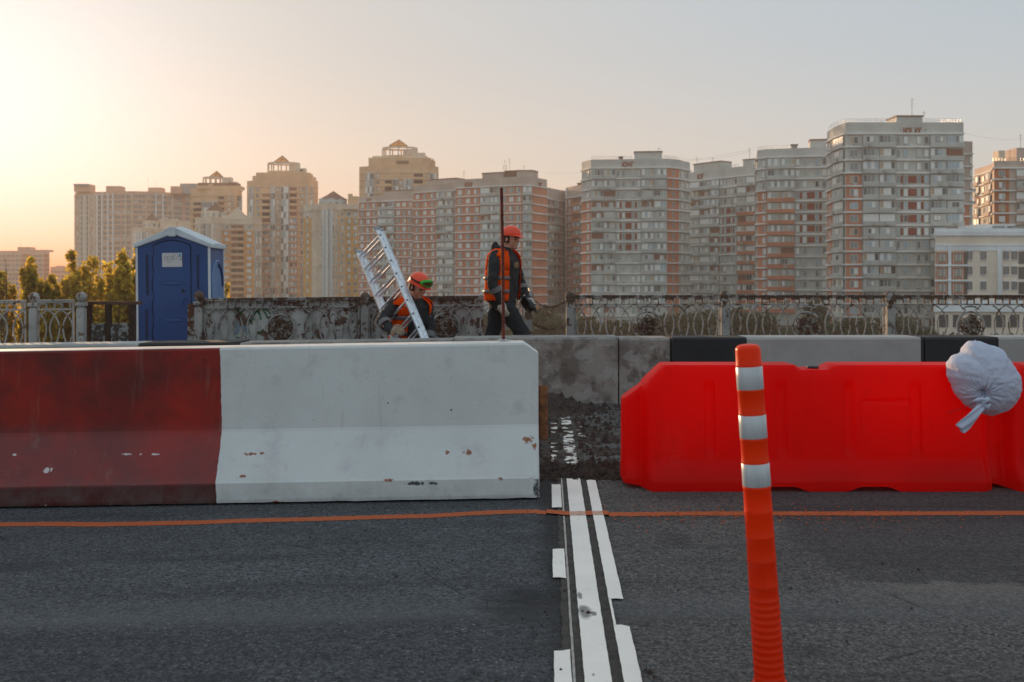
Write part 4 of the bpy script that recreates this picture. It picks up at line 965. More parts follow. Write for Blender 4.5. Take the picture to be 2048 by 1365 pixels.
# ------------------------------------------------------------------ apartment towers across the river
def wallmat(name, col, rough=0.9, var=0.12, streak=0.15):
    t = NT(name); w = t.wco(); n1 = t.noise(0.18, 5, 0.6, v=w)
    c = t.mix(t.ramp(n1, 0.35, 0.65), tuple(x * (1 - var) for x in col), tuple(min(1, x * (1 + var)) for x in col))
    c = t.mix(t.ramp(t.noise(0.5, 5, 0.7, v=t.map(w, (1, 1, 0.15))), 0.5, 0.75, 0, streak), c, tuple(x * 0.45 for x in col))
    c = t.mix(t.ramp(t.noise(2.2, 3, 0.6, v=w), 0.45, 0.7, 0, 0.12), c, tuple(x * 0.6 for x in col))
    t.color(c); t.rough(rough); return t.mat
WG = wallmat('grey_brick_wall', (0.56, 0.545, 0.50)); WGP = wallmat('pinkish_grey_brick_wall', (0.55, 0.43, 0.36)); WR = wallmat('red_brick_wall', (0.60, 0.23, 0.135)); WR2 = wallmat('dark_red_brick', (0.34, 0.085, 0.04)); WRD = wallmat('deep_red_brick', (0.30, 0.075, 0.045))
WB = wallmat('pale_floor_band', (0.80, 0.78, 0.75), streak=0.25); WT = wallmat('tan_brick_wall', (0.74, 0.47, 0.28)); WT2 = wallmat('ochre_wall', (0.72, 0.38, 0.12)); WT3 = wallmat('orange_ochre_wall', (0.78, 0.35, 0.11)); WCR = wallmat('cream_wall', (0.72, 0.59, 0.46))
WPK = wallmat('pinkish_tan_wall', (0.68, 0.40, 0.28)); WBR = wallmat('brown_infill', (0.22, 0.12, 0.08)); WLP = wallmat('loggia_panel', (0.52, 0.515, 0.48)); WOR = wallmat('orange_brick_wall', (0.50, 0.16, 0.06)); WWH = wallmat('white_stucco', (0.86, 0.87, 0.87), streak=0.1)
WBG = wallmat('beige_brick_facing', (0.88, 0.74, 0.60), streak=0.05); WSL = wallmat('salmon_panel', (0.80, 0.46, 0.35)); WDK = mat('recess_shade', (0.05, 0.04, 0.035), 0.9); ROOFB = wallmat('brown_metal_roof', (0.20, 0.09, 0.06)); ROOFG = wallmat('grey_roof_sheet', (0.34, 0.35, 0.36)); WOPEN = wallmat('balcony_back_wall', (0.30, 0.13, 0.09))  # dark recess colour stands in for the shade inside openings
def glass(name, col, rough=0.12, spec=0.8, metal=0.0):
    t = NT(name); t.color(col); t.rough(rough); t.bsdf.inputs['Specular IOR Level'].default_value = spec; t.bsdf.inputs['Metallic'].default_value = metal; return t.mat
GL = [glass('dark_pane', (0.06, 0.065, 0.07)), glass('grey_pane', (0.20, 0.21, 0.215)), glass('curtained_pane', (0.52, 0.52, 0.48), 0.3), glass('white_blind_pane', (0.78, 0.78, 0.74), 0.35), glass('green_pane', (0.34, 0.40, 0.37), 0.2), glass('blue_pane', (0.36, 0.45, 0.50), 0.2), glass('warm_reflection_pane', (0.46, 0.33, 0.22), 0.25)]  # warm pane carries an orange reflection in its colour
FRW = mat('white_window_frame', (0.74, 0.74, 0.71), 0.6); FRB = mat('brown_window_frame', (0.28, 0.13, 0.06), 0.7); FRD = mat('dark_window_frame', (0.07, 0.065, 0.06), 0.6)
_wc = {}
def win_mesh(w, h, n, style, var):
    w = round(w, 1); h = round(h, 1); key = (w, h, n, style, var)
    if key in _wc: return _wc[key]
    r = random.Random(hash((w, h, n, var)) & 0xffff); b = MB(); fw = 0.07
    g = {0: [0, 1, 2, 1, 4], 1: [2, 3, 5, 1, 3], 2: [1, 4, 3, 5, 3], 3: [3, 3, 2, 3, 5], 4: [6, 2, 0, 3, 4]}[var % 5]
    b.box(-w / 2, -0.06, 0, w / 2, 0.02, fw); b.box(-w / 2, -0.06, h - fw, w / 2, 0.02, h)
    for i in range(n + 1):
        x = -w / 2 + (w - fw) * i / n; b.box(x, -0.055, fw, x + fw, 0.02, h - fw)
    for i in range(n):
        x0 = -w / 2 + (w - fw) * i / n + fw; x1 = -w / 2 + (w - fw) * (i + 1) / n
        b.add([(x0, -0.02, fw), (x1, -0.02, fw), (x1, -0.02, h - fw), (x0, -0.02, h - fw)], [(0, 1, 2, 3)], 1 + r.choice(g))
    me = b.mesh('window', [{'w': FRW, 'b': FRB, 'd': FRD}[style]] + GL); _wc[key] = me; return me
ACM = MB().box(-0.42, -0.38, 0, 0.42, -0.02, 0.62).mesh('air_conditioner', mat('air_conditioner', (0.42, 0.41, 0.38), 0.6))
_bx = {}
def box_mesh(name, w, d, h, m):
    k = (name, round(w, 1), round(d, 2), round(h, 2), m.name)
    if k not in _bx: w_ = max(0.1, round(w, 1)); _bx[k] = MB().box(-w_ / 2, -d, 0, w_ / 2, 0, h).mesh(name, m)
    return _bx[k]

class Tower:
    def __init__(s, name, label, segs, D, first, par, pitch, nf, body, depth=12, group=None, base=-10.8, cat='apartment block'):
        s.D = D; s.r = random.Random(int(segs[0][0] * 7 + D)); s.nwin = 0
        s.P = [Vector((X(px, d), d, 0)) for px, d in segs]; s.px = [a for a, _ in segs]
        s.zt = Z(first, D); s.fh = pitch * D / F; s.nf = nf; s.zp = Z(par, D); s.base = base
        c = (s.P[0] + s.P[-1]) / 2; s.root = thing(name, label, cat, (c.x, c.y, base), group=group); s.body = body
        pts = [(p.x, p.y) for p in s.P]; a, z = s.P[0], s.P[-1]
        ka, kz = a.x / a.y, z.x / z.y
        pts += [(kz * (z.y + depth) - 0.6, z.y + depth), (ka * (a.y + depth) + 0.6, a.y + depth)]
        s.pts = pts
        s.part('wall', MB().prism(pts, base, s.zp), body)
    def part(s, name, b, m, smooth=False, recalc=True): return b.build(name, m, s.root, smooth, recalc=recalc)
    def loc(s, px):
        """the point of the facade seen at this column of the photograph, with its direction and outward normal"""
        for i in range(len(s.px) - 1):
            if px <= s.px[i + 1] or i == len(s.px) - 2:
                a, c = s.P[i], s.P[i + 1]; k = (px - 1024) / F; d = c - a
                u = (k * a.y - a.x) / (d.x - k * d.y) if abs(d.x - k * d.y) > 1e-9 else 0
                p = a + d * u; d = d.normalized(); return p, d, Vector((d.y, -d.x, 0))
    def put(s, name, me, p, d, z, off=0.0, n=None):
        n = n or Vector((d.y, -d.x, 0)); q = p + n * off
        return link(name, me, s.root, (q.x - s.root.location.x, q.y - s.root.location.y, z - s.base), (0, 0, math.atan2(d.y, d.x)))
    def window(s, p, d, z, w, h, n=2, style='w', off=0.04, var=None):
        if w < 0.5: return
        s.put('window', win_mesh(w, h, n, style, s.r.randrange(5) if var is None else var), p, d, z, off); s.nwin += 1
    def strip(s, name, a, c, z0, z1, proud, m, thick=0.3):
        """a slab on the facade between two columns of the photograph"""
        b = MB(); pa, d, n = s.loc(a + 0.01); pc, d2, n2 = s.loc(c - 0.01)
        q = [pa + n * proud, pc + n2 * proud, pc - n2 * thick, pa - n * thick]
        b.prism([(v.x, v.y) for v in q], z0, z1); return s.part(name, b, m)
    def bands(s, m, a=None, c=None, h=0.36, proud=0.50, floors=None):
        """one floor band: shared mesh, one object per floor"""
        a = s.px[0] if a is None else a; c = s.px[-1] if c is None else c
        cuts = [a] + [x for x in s.px[1:-1] if a < x < c] + [c]; b = MB()
        for x0, x1 in zip(cuts, cuts[1:]):
            pa, d, n = s.loc(x0 + 0.01); pc, _, _ = s.loc(x1 - 0.01); o = s.root.location
            q = [pa + n * proud, pc + n * proud, pc - n * 0.2, pa - n * 0.2]; b.prism([(v.x - o.x, v.y - o.y) for v in q], 0, h)
        me = b.mesh('floor_band', m)
        for i in (floors if floors is not None else range(s.nf)):
            link('floor_band', me, s.root, (0, 0, s.zt - i * s.fh - s.base))
    def cols(s, spec):
        for q in spec:
            a, c, kind = q[:3]; o = q[3] if len(q) > 3 else {}
            f0, f1 = o.get('f', (0, s.nf)); wm = o.get('wall'); lo = o.get('from', f0)
            pa, d, n = s.loc(a + 0.01); pc, _, _ = s.loc(c - 0.01); w = (pc - pa).length; pm = (pa + pc) / 2; fh = s.fh
            if wm is not None: s.strip('brick_panel', a, c, s.zt - f1 * fh, s.zt - lo * fh, 0.08, wm)
            if kind == 'B': continue
            if kind == 'G':
                s.strip('glazed_bay', a, c, s.zt - f1 * fh, s.zt - f0 * fh, 0.5, o.get('m', WLP))
            nb = o.get('n', 1)
            for i in range(f0, f1):
                z = s.zt - (i + 1) * fh; r = s.r
                for k in range(nb):
                    p = pa.lerp(pc, (k + 0.5) / nb); ww = w / nb
                    if kind == 'W':
                        sz = min(ww * 0.62, o.get('w', 1.5)); s.window(p, d, z + fh * 0.30, sz, fh * 0.52, 2 if sz > 1.0 else 1, o.get('style', 'w'), 0.12, o.get('var'))
                        if r.random() < o.get('ac', 0.25): s.put('air_conditioner', ACM, p + d * r.uniform(-0.3, 0.6), d, z + fh * 0.06, 0.1)
                    elif kind == 'L':
                        t = r.random()
                        if t < o.get('open', 0.10):
                            s.put('open_loggia', box_mesh('open_loggia', ww * 0.94, 0.02, fh * 0.52, WOPEN), p, d, z + fh * 0.36, 0.10)
                            if r.random() < 0.7: s.window(p + d * ww * 0.12, d, z + fh * 0.38, ww * 0.35, fh * 0.42, 2, 'w', 0.14)
                            s.put('parapet', box_mesh('parapet', ww * 0.97, 0.10, fh * 0.36, o.get('m', WLP)), p, d, z, 0.45)
                        else:
                            s.put('parapet', box_mesh('parapet', ww * 0.99, 0.35, fh * 0.36, o.get('m', WLP)), p, d, z, 0.40 + r.uniform(0, 0.06))
                            ns = max(2, round(ww / 0.9)); st = 'b' if r.random() < 0.08 else 'w'
                            if r.random() < 0.25: s.put('glazing_back', box_mesh('glazing_back', ww * 0.94, 0.25, fh * 0.55, WLP), p, d, z + fh * 0.36, 0.30); s.window(p + d * r.uniform(-.1, .1) * ww, d, z + fh * 0.42, ww * 0.45, fh * 0.42, 2, st, 0.60)
                            else: s.window(p, d, z + fh * 0.37, ww * 0.93, fh * 0.54, ns, st, 0.36)
                            if r.random() < o.get('ac', 0.18): s.put('air_conditioner', ACM, p + d * r.uniform(-0.3, 0.3) * ww, d, z + fh * 0.05, 0.78)
                    elif kind == 'V':
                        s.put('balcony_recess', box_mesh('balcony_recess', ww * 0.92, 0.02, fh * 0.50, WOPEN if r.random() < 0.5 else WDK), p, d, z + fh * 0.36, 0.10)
                        s.put('parapet', box_mesh('parapet', ww * 0.98, 0.5, fh * 0.36, o.get('m', WT)), p, d, z, 0.6)
                    elif kind == 'G':
                        s.window(p, d, z + 0.1, ww * 0.96, fh * 0.92, max(2, round(ww / 1.1)), 'w', 0.53, o.get('var', (4, 0, 2, 4, 1)[i % 5]))
                    elif kind == 'R':
                        # window, red, window, red ... between the loggias
                        lay = o.get('lay', ((0.03, 0.14, 'w'), (0.15, 0.22, 'r'), (0.24, 0.37, 'w'), (0.38, 0.62, 'r'), (0.63, 0.75, 'w'), (0.76, 0.83, 'r'), (0.85, 0.98, 'w')))
                        for (x0, x1, t_) in lay:
                            p2 = pa.lerp(pc, (x0 + x1) / 2); w2 = (x1 - x0) * w
                            if t_ == 'w':
                                s.window(p2, d, z + fh * 0.30, w2 * 0.95, fh * 0.54, 1 if w2 < 1.1 else 2, 'w', 0.14)
                                if r.random() < 0.35: s.put('air_conditioner', ACM, p2, d, z + fh * 0.04, 0.1)
                            elif o.get('red', (0, 99))[0] <= i < o.get('red', (0, 99))[1]: s.put('red_infill', box_mesh('red_infill', w2, 0.05, fh * 0.54, WRD), p2, d, z + fh * 0.30, 0.12)
    def top_box(s, a, c, ytop, m, ybot=None, dy=3.0, dep=5, name='roof_house'):
        pa, d, n = s.loc(a); pc, _, _ = s.loc(c); k = s.D
        q = [pa - n * dy, pc - n * dy, pc - n * (dy + dep), pa - n * (dy + dep)]
        zt = EYE - (ytop - 559) / F * (q[0].y); b = MB().prism([(v.x, v.y) for v in q], s.zp - 0.2, zt); s.part(name, b, m)
        e = MB().prism([(v.x, v.y) for v in [q[0] + n * 0.2 - d * 0.2, q[1] + n * 0.2 + d * 0.2, q[2] + d * 0.2, q[3] - d * 0.2]], zt, zt + 0.25); s.part('roof_slab', e, WBR)
    def railing(s, a, c):
        b = MB(); N = max(2, int((c - a) / 6)); P = [s.loc(a + (c - a) * i / N)[0] + Vector((0, 1.0, 0)) for i in range(N + 1)]
        for p in P: b.box(p.x - 0.03, p.y - 0.03, s.zp, p.x + 0.03, p.y + 0.03, s.zp + 0.9)
        for p, q in zip(P, P[1:]): b.tube([(p.x, p.y, s.zp + 0.9), (q.x, q.y, s.zp + 0.9)], 0.035, 4); b.tube([(p.x, p.y, s.zp + 0.5), (q.x, q.y, s.zp + 0.5)], 0.025, 4)
        tag(s.part('roof_railing', b, STEEL), kind='stuff')
    def antenna(s, px, y0, y1, arms=3, dy=5):
        p, d, n = s.loc(min(max(px, s.px[0]), s.px[-1])); y = p.y + dy; x = X(px, y); b = MB(); z0, z1 = Z(y0, y), Z(y1, y)
        b.tube([(x, y, z0), (x, y, z1)], 0.05, 5)
        for i in range(arms): z = z1 - 0.5 - i * 0.7; b.tube([(x - 0.5 + 0.12 * i, y, z), (x + 0.5 - 0.1 * i, y, z)], 0.03, 4)
        s.part('antenna', b, FRD)
    def text(s, body, px, y0, y1, m, wpx):
        p, d, n = s.loc(px); h = (y1 - y0) * s.D / F
        cu = bpy.data.curves.new('brick_lettering', 'FONT'); cu.body = body; cu.size = h * 1.38; cu.align_x = 'CENTER'; cu.extrude = 0.04; cu.offset = 0.05; cu.materials.append(m)
        q = p + n * 0.10; ob = text_mesh(cu, s.root, (q.x - s.root.location.x, q.y - s.root.location.y, Z(y1, s.D) - s.base), (R(90), 0, math.atan2(d.y, d.x)), 'brick_lettering')
        w = max(v.co.x for v in ob.data.vertices) - min(v.co.x for v in ob.data.vertices); ob.scale = (wpx * s.D / F / w, 1, 1)

G1 = 'grey and red apartment towers on the right'; G2 = 'reddish brick apartment blocks in the middle'
# tallest tower, right
t = Tower('apartment_tower', 'tallest grey and red brick apartment tower on the right, red letters near its roof', [(1654, 234), (1667, 227), (1691, 219.5), (1927, 219.5)], 219.5, 269.6, 245, 26.15, 15, WG, 13)
t.bands(WB)
t.cols([(1655.5, 1666, 'W', {'w': 1.2, 'wall': WR, 'from': 4, 'ac': .4}), (1668, 1690, 'L', {'n': 1, 'open': .05}), (1692, 1723, 'W', {'wall': WR, 'from': 3, 'ac': .6, 'w': 1.8}), (1724, 1757, 'L', {}), (1757, 1790, 'L', {}),
        (1790.5, 1858, 'R', {'red': (3, 8)}), (1858.5, 1892, 'L', {'open': .2}), (1892, 1926.5, 'L', {'open': .25})])
t.top_box(1797, 1849, 233.5, WG, dep=6, dy=1.0); t.railing(1660, 1795); t.railing(1851, 1925); t.antenna(1824, 235, 196, 3); t.antenna(1848, 235, 222, 1)
t.text('НСК  ЮГ', 1824.5, 256, 268, WR2, 37)
for px in (1801, 1850): t.strip('vent_hole', px - 1, px + 1, Z(262, 219.5), Z(259.5, 219.5), 0.02, WDK, 0.02)
t2 = Tower('apartment_tower', 'narrow brick wing just right of the tallest tower', [(1925, 232), (1945, 232)], 232, 310, 283, 25, 13, WGP, 8)
t2.bands(WB); t2.cols([(1928, 1938, 'B', {'wall': WR, 'from': 4}), (1938, 1945, 'W', {'w': 1.0})])
# second tower
t = Tower('apartment_tower', 'grey apartment tower with brick left edge, directly left of the tallest one', [(1512, 275), (1515, 264), (1534, 261.5), (1655, 258)], 260, 315.5, 297, 22.2, 14, WG, 12)
t.bands(WB); t.cols([(1515.5, 1524, 'B', {'wall': WR, 'from': 3}), (1524, 1534, 'W', {'wall': WR, 'from': 3, 'w': 1.1, 'ac': .7}), (1534.5, 1562, 'L', {'m': WG, 'f': (0, 3)}), (1562, 1589, 'L', {'m': WG, 'f': (0, 3)}), (1534.5, 1562, 'L', {'m': WR, 'f': (3, 14)}), (1562, 1589, 'L', {'m': WR, 'f': (3, 14)}), (1590, 1654, 'R', {'red': (3, 8)})])
t.top_box(1621, 1654, 281, WG, dy=2); t.top_box(1583, 1595, 291, ROOFG, dy=1, dep=2); t.railing(1516, 1580)
# third, slanted away
t = Tower('apartment_block', 'grey slab block with pale windows and slanting floor lines, left of two grey towers', [(1380, 316), (1440, 306), (1475, 300), (1513, 296)], 304, 357, 337, 19.2, 16, WG, 12)
t.bands(WB); t.cols([(1381, 1401, 'L', {}), (1401, 1421, 'L', {'open': .2}), (1421, 1440, 'L', {'open': .2}), (1440.5, 1475, 'R', {'red': (3, 8)}), (1475.5, 1493, 'L', {'m': WG, 'f': (0, 3)}), (1493, 1511, 'L', {'m': WG, 'f': (0, 3)}), (1475.5, 1493, 'L', {'m': WR, 'f': (3, 16)}), (1493, 1511, 'L', {'m': WR, 'f': (3, 16)})])
t.top_box(1383, 1437, 330, WG, dy=1); t.top_box(1480, 1510, 321, WG, dy=2); t.railing(1440, 1478); t.antenna(1394, 331, 313, 2); t.antenna(1425, 331, 314, 2); t.antenna(1499, 322, 296, 3); t.text('ЮГ', 1401.5, 343, 353, WR2, 19)
# fourth
t = Tower('apartment_tower', 'broad grey apartment tower with a blank brick corner strip, centre right', [(1163.5, 280), (1182, 274), (1334, 271.5), (1358, 274), (1380, 281)], 272, 337, 318, 21.2, 15, WG, 12)
t.bands(WB); t.cols([(1164, 1172, 'B', {'wall': WR, 'from': 3}), (1172, 1181.5, 'W', {'wall': WR, 'from': 3, 'w': 1.2, 'ac': .6}), (1182.5, 1207, 'L', {'open': .15}), (1207, 1231.5, 'L', {'open': .12}), (1232, 1282, 'R', {'red': (3, 8)}), (1282.5, 1308, 'L', {'open': .1}), (1308, 1333.5, 'L', {'open': .08}),
        (1334.5, 1357.5, 'W', {'wall': WR, 'w': 0.7, 'ac': .15, 'var': 0}), (1358.5, 1368, 'W', {'w': 1.2}), (1368, 1379.5, 'W', {'w': 1.6})])
t.top_box(1269, 1324, 305, WG, dy=1.5); t.railing(1183, 1265); t.railing(1326, 1357); t.antenna(1318, 306, 294, 2); t.text('ЮНГ', 1256, 323.5, 334, WR2, 23); t.top_box(1238, 1245, 315.5, WBR, dy=1, dep=2)
t.strip('parapet_end', 1163.6, 1181, Z(335, 272), Z(320, 272), 0.02, WG) if False else None
# receding pair in the gap
t = Tower('apartment_block', 'shaded brick block in the gap, left part beside the thin white pipe', [(1094, 352), (1117, 362), (1131, 366)], 360, 402, 379, 16.2, 16, WGP, 10)
t.bands(WB, proud=0.5); t.cols([(1095, 1106, 'L', {'m': WGP}), (1106, 1117, 'L', {'m': WGP, 'open': .3}), (1117.5, 1130, 'W', {'wall': WR, 'w': 1.5})])
t = Tower('apartment_block', 'shaded brick block in the gap, right part next to the broad grey tower', [(1131.5, 362), (1146, 356), (1165, 350)], 356, 396, 373, 16.2, 16, WGP, 10)
t.bands(WB, proud=0.5); t.cols([(1133, 1146, 'W', {'wall': WR, 'w': 1.5}), (1146.5, 1162, 'L', {'m': WR, 'open': .2})]); t.strip('drain_pipe', 1131.6, 1133.4, -10, t.zp, 0.2, WWH); t.top_box(1150, 1160, 368, WBR, dy=1)
# red block in the middle
t = Tower('apartment_block', 'red brick apartment block behind the walking worker and the rusty rod', [(911, 326), (961, 322), (1001, 318.5), (1044, 316), (1063, 317), (1094, 326)], 319, 374, 355.5, 18.15, 15, WGP, 12)
t.bands(WB); t.cols([(912, 961, 'W', {'wall': WR, 'n': 3, 'w': 1.5}), (961.5, 981, 'L', {}), (981, 1001, 'L', {}), (1002, 1044, 'W', {'wall': WR, 'n': 3, 'w': 1.5}), (1044.5, 1063, 'L', {'m': WLP, 'open': .03}), (1064, 1093.5, 'B', {'wall': WR})])
t.top_box(963, 1002, 348, WGP, dy=0.5); t.top_box(1005, 1028, 343.5, WBR, dy=2); t.top_box(1029, 1062, 342, WGP, dy=2); t.antenna(1010, 345, 320, 1); t.antenna(1019, 345, 316, 3); t.antenna(928, 358, 341, 2); t.antenna(1048, 343, 330, 1)
t.text('ЮНГ', 938, 362.5, 371.5, WR2, 19); t.text('ЮГ', 1080, 364, 372, WR2, 13)
for px in (1007, 1013): t.antenna(px, 345, 330, 2)
t = Tower('apartment_block', 'red brick block with a pale loggia column, middle one of the red row', [(827, 350), (873, 344), (911, 340)], 345, 385, 369, 16.6, 16, WGP, 12)
t.bands(WB); t.cols([(828, 873, 'W', {'wall': WR, 'n': 3, 'w': 1.5}), (873.5, 891, 'L', {'open': .2}), (891, 908.5, 'L', {})]); t.top_box(850, 905, 361, WGP, dy=2)
t = Tower('apartment_block', 'red brick block rising behind the ladder, leftmost of the red row', [(717.8, 366), (756, 362), (790, 359), (827, 356)], 361, 404, 392, 16.0, 16, WGP, 12)
t.bands(WB); t.cols([(718.5, 755.5, 'W', {'wall': WR, 'n': 3, 'w': 1.5}), (756, 773, 'L', {}), (773, 790.5, 'L', {'open': .1}), (791, 826.5, 'W', {'wall': WR, 'n': 3, 'w': 1.5})]); t.top_box(760, 822, 383, WGP, dy=2); t.text('ЮГ', 738, 397, 402.5, WR2, 13)

GOLD = NT('golden_roof_glass'); GOLD.color((0.75, 0.42, 0.12)); GOLD.rough(0.35); _tr = GOLD.n('ShaderNodeBsdfTranslucent'); _tr.inputs[0].default_value = (1.0, 0.62, 0.20, 1); _mx = GOLD.n('ShaderNodeMixShader'); _mx.inputs[0].default_value = 0.55
GOLD.t.links.new(GOLD.bsdf.outputs[0], _mx.inputs[1]); GOLD.t.links.new(_tr.outputs[0], _mx.inputs[2]); GOLD.t.links.new(_mx.outputs[0], GOLD.out.inputs[0]); GOLD = GOLD.mat
def crown(s, a, c, yring, ydeck, apex, ybase, b0, b1, m=WT):
    """ring terrace on thin columns with a glazed pyramid in its middle"""
    D = s.D + 6; xa, xc = X(a, D), X(c, D); xm = (xa + xc) / 2; R0 = (xc - xa) / 2; zr = Z(yring, D); zd = Z(ydeck, D)
    cy = s.D + 3 + R0 * 0.7; el = 0.7; N = 24
    P = [(xm + R0 * math.cos(2 * math.pi * i / N), cy + R0 * el * math.sin(2 * math.pi * i / N)) for i in range(N)]
    Q = [(xm + R0 * 0.84 * math.cos(2 * math.pi * i / N), cy + R0 * 0.84 * el * math.sin(2 * math.pi * i / N)) for i in range(N)]
    b = MB(); v = [(x, y, zr) for x, y in P] + [(x, y, zr) for x, y in Q] + [(x, y, zr + 0.6) for x, y in P] + [(x, y, zr + 0.6) for x, y in Q]; f = []
    for i in range(N):
        j = (i + 1) % N; f += [(i, j, N + j, N + i), (2 * N + i, 3 * N + i, 3 * N + j, 2 * N + j), (i, 2 * N + i, 2 * N + j, j), (N + i, N + j, 3 * N + j, 3 * N + i)]
    b.add(v, f); s.part('terrace_ring', b, WCR)
    pm = MB().box(-0.25, -0.25, 0, 0.25, 0.25, zr - zd + 0.01).mesh('terrace_column', WCR)
    for i in range(0, N, 2): link('terrace_column', pm, s.root, (P[i][0] * 0.98 + xm * 0.02 - s.root.location.x, P[i][1] - s.root.location.y, zd - s.base))
    b = MB().prism([(xm + R0 * 1.02 * math.cos(2 * math.pi * i / N), cy + R0 * 0.72 * math.sin(2 * math.pi * i / N)) for i in range(N)], zd - 1.2, zd); s.part('terrace_deck', b, m)
    za, zb = Z(apex, cy), Z(ybase, cy) + 0.5; h = (X(b1, cy) - X(b0, cy)) / 2; px = X((b0 + b1) / 2, cy)
    b = MB().add([(px - h, cy - h * 0.8, zb), (px + h, cy - h * 0.8, zb), (px + h, cy + h * 0.8, zb), (px - h, cy + h * 0.8, zb), (px, cy, za)], [(0, 1, 4), (1, 2, 4), (2, 3, 4), (3, 0, 4)])
    s.part('pyramid_roof', b, GOLD)
    b = MB()
    for k in range(4):
        c0 = Vector([(px - h, cy - h * 0.8, zb), (px + h, cy - h * 0.8, zb), (px + h, cy + h * 0.8, zb), (px - h, cy + h * 0.8, zb)][k]); c1 = Vector([(px + h, cy - h * 0.8, zb), (px + h, cy + h * 0.8, zb), (px - h, cy + h * 0.8, zb), (px - h, cy - h * 0.8, zb)][k]); ap = Vector((px, cy, za))
        b.tube([c0, ap], 0.16, 4); b.tube([c0, c1], 0.16, 4); b.tube([c0.lerp(ap, 0.45), c1.lerp(ap, 0.45)], 0.12, 4); b.tube([(c0 + c1) / 2, ap], 0.12, 4)
    tag(s.part('pyramid_frame', b, ROOFB), kind='stuff')
    return cy
def block(s, a, c, ytop, ybot, m, dy=2.0, dep=8, name='upper_storey'):
    D = s.D + dy; b = MB().box(X(a, D), D, Z(ybot, D), X(c, D), D + dep, Z(ytop, D)); s.part(name, b, m)
# twin pyramid towers
t = Tower('apartment_tower', 'cream tower with a golden glass pyramid on a ring terrace, rightmost of the three pyramids', [(718.5, 432), (752, 428), (846, 428), (877, 432)], 428, 346, 332, 13.5, 21, WT, 14)
t.bands(WCR, proud=0.35, h=0.22)
t.cols([(732, 749.5, 'G', {'f': (0, 5), 'n': 1}), (752, 760, 'W', {'w': 1.3, 'style': 'd', 'ac': 0}), (769.5, 784, 'V', {'f': (1, 21)}), (786, 797, 'G', {'f': (1, 21)}), (797, 806, 'W', {'f': (1, 21), 'w': 1.6}), (807, 826, 'G', {'f': (1, 21)}), (827, 846.5, 'V', {}), (851, 858, 'W', {'w': 1.2, 'style': 'd'}), (860, 872, 'G', {'f': (0, 21)})])
block(t, 737, 861, 316, 333, WT, 1.5, 9); block(t, 745, 854, 312.5, 320, WCR, 3, 7); crown(t, 763, 834, 297.5, 312, 280, 296, 780, 816)
block(t, 806, 834, 299, 313, WCR, 5, 4); block(t, 834, 850, 306, 318, WCR, 4, 3); block(t, 793, 817, 322, 328, WBR, 1.2, 1, 'roof_terrace_opening')
D = t.D + 3; t.part('gable', MB().prism([(X(861, D), D), (X(870, D), D), (X(870, D), D + 2), (X(861, D), D + 2)], Z(333, D), Z(325, D)).add([(X(860, D), D, Z(325, D)), (X(871, D), D, Z(325, D)), (X(865.5, D), D, Z(317, D)), (X(860, D), D + 2, Z(325, D)), (X(871, D), D + 2, Z(325, D)), (X(865.5, D), D + 2, Z(317, D))], [(0, 1, 2), (3, 5, 4), (0, 2, 5, 3), (1, 4, 5, 2)]), WT)
t = Tower('apartment_tower', 'tall tan tower topped by a golden pyramid, middle one of the three pyramid towers', [(494, 464), (510, 460), (620, 460), (636, 464)], 460, 374, 361, 12.6, 23, WT, 14)
t.bands(WCR, proud=0.35, h=0.22)
t.cols([(499, 508, 'G', {'f': (0, 23)}), (511, 520, 'W', {'w': 1.3, 'style': 'd', 'ac': 0}), (524, 540.5, 'V', {'f': (1, 6)}), (524, 540.5, 'L', {'f': (6, 23), 'm': WPK}), (541.5, 551, 'G', {'f': (0, 23)}), (552, 560, 'W', {'f': (0, 23), 'w': 1.6}), (562, 578, 'G', {'f': (0, 23)}), (579, 594, 'V', {'f': (0, 5)}), (579, 594, 'L', {'f': (5, 23), 'm': WPK}), (600, 608, 'W', {'w': 1.2, 'style': 'd'}), (612, 625.5, 'G', {'f': (0, 23)})])
block(t, 505, 624, 352, 362, WT, 1.0, 10); block(t, 512, 618, 345.5, 354, WT, 2, 9); crown(t, 533, 598, 328, 343, 311.8, 328, 550.5, 579)
block(t, 580, 597, 328, 346, WCR, 5, 4); block(t, 597, 611, 337, 349, WCR, 4, 3); block(t, 600, 606, 339, 343, WDK, 3.8, 0.3, 'round_opening')
t = Tower('apartment_tower', 'tan tower with the smallest golden pyramid, leftmost of the three', [(381.5, 506), (470, 500), (484, 504)], 502, 392, 377, 11.5, 20, WT, 14)
t.bands(WCR, proud=0.35, h=0.22)
t.cols([(386.5, 403.5, 'V', {'f': (1, 20)}), (405, 420, 'G', {'f': (1, 20)}), (421, 436, 'G', {'f': (1, 20)}), (437, 448.5, 'V', {}), (455, 463, 'W', {'w': 1.2}), (467.5, 483, 'G', {'f': (0, 20)})])
block(t, 392, 480, 372, 378, WT, 1, 9); block(t, 395, 474, 366, 374, WBR, 3, 7); crown(t, 405, 446, 357, 370, 342.5, 356.5, 422, 445); block(t, 444, 462, 355, 370, WCR, 5, 4); block(t, 458, 473, 364, 374, WCR, 5, 4)
D = t.D; t.part('gable', MB().add([(X(468, D), D, Z(383, D)), (X(484, D), D, Z(383, D)), (X(476, D), D, Z(373, D)), (X(468, D), D + 3, Z(383, D)), (X(484, D), D + 3, Z(383, D)), (X(476, D), D + 3, Z(373, D))], [(0, 1, 2), (3, 5, 4), (0, 2, 5, 3), (1, 4, 5, 2), (0, 3, 4, 1)]), WT)
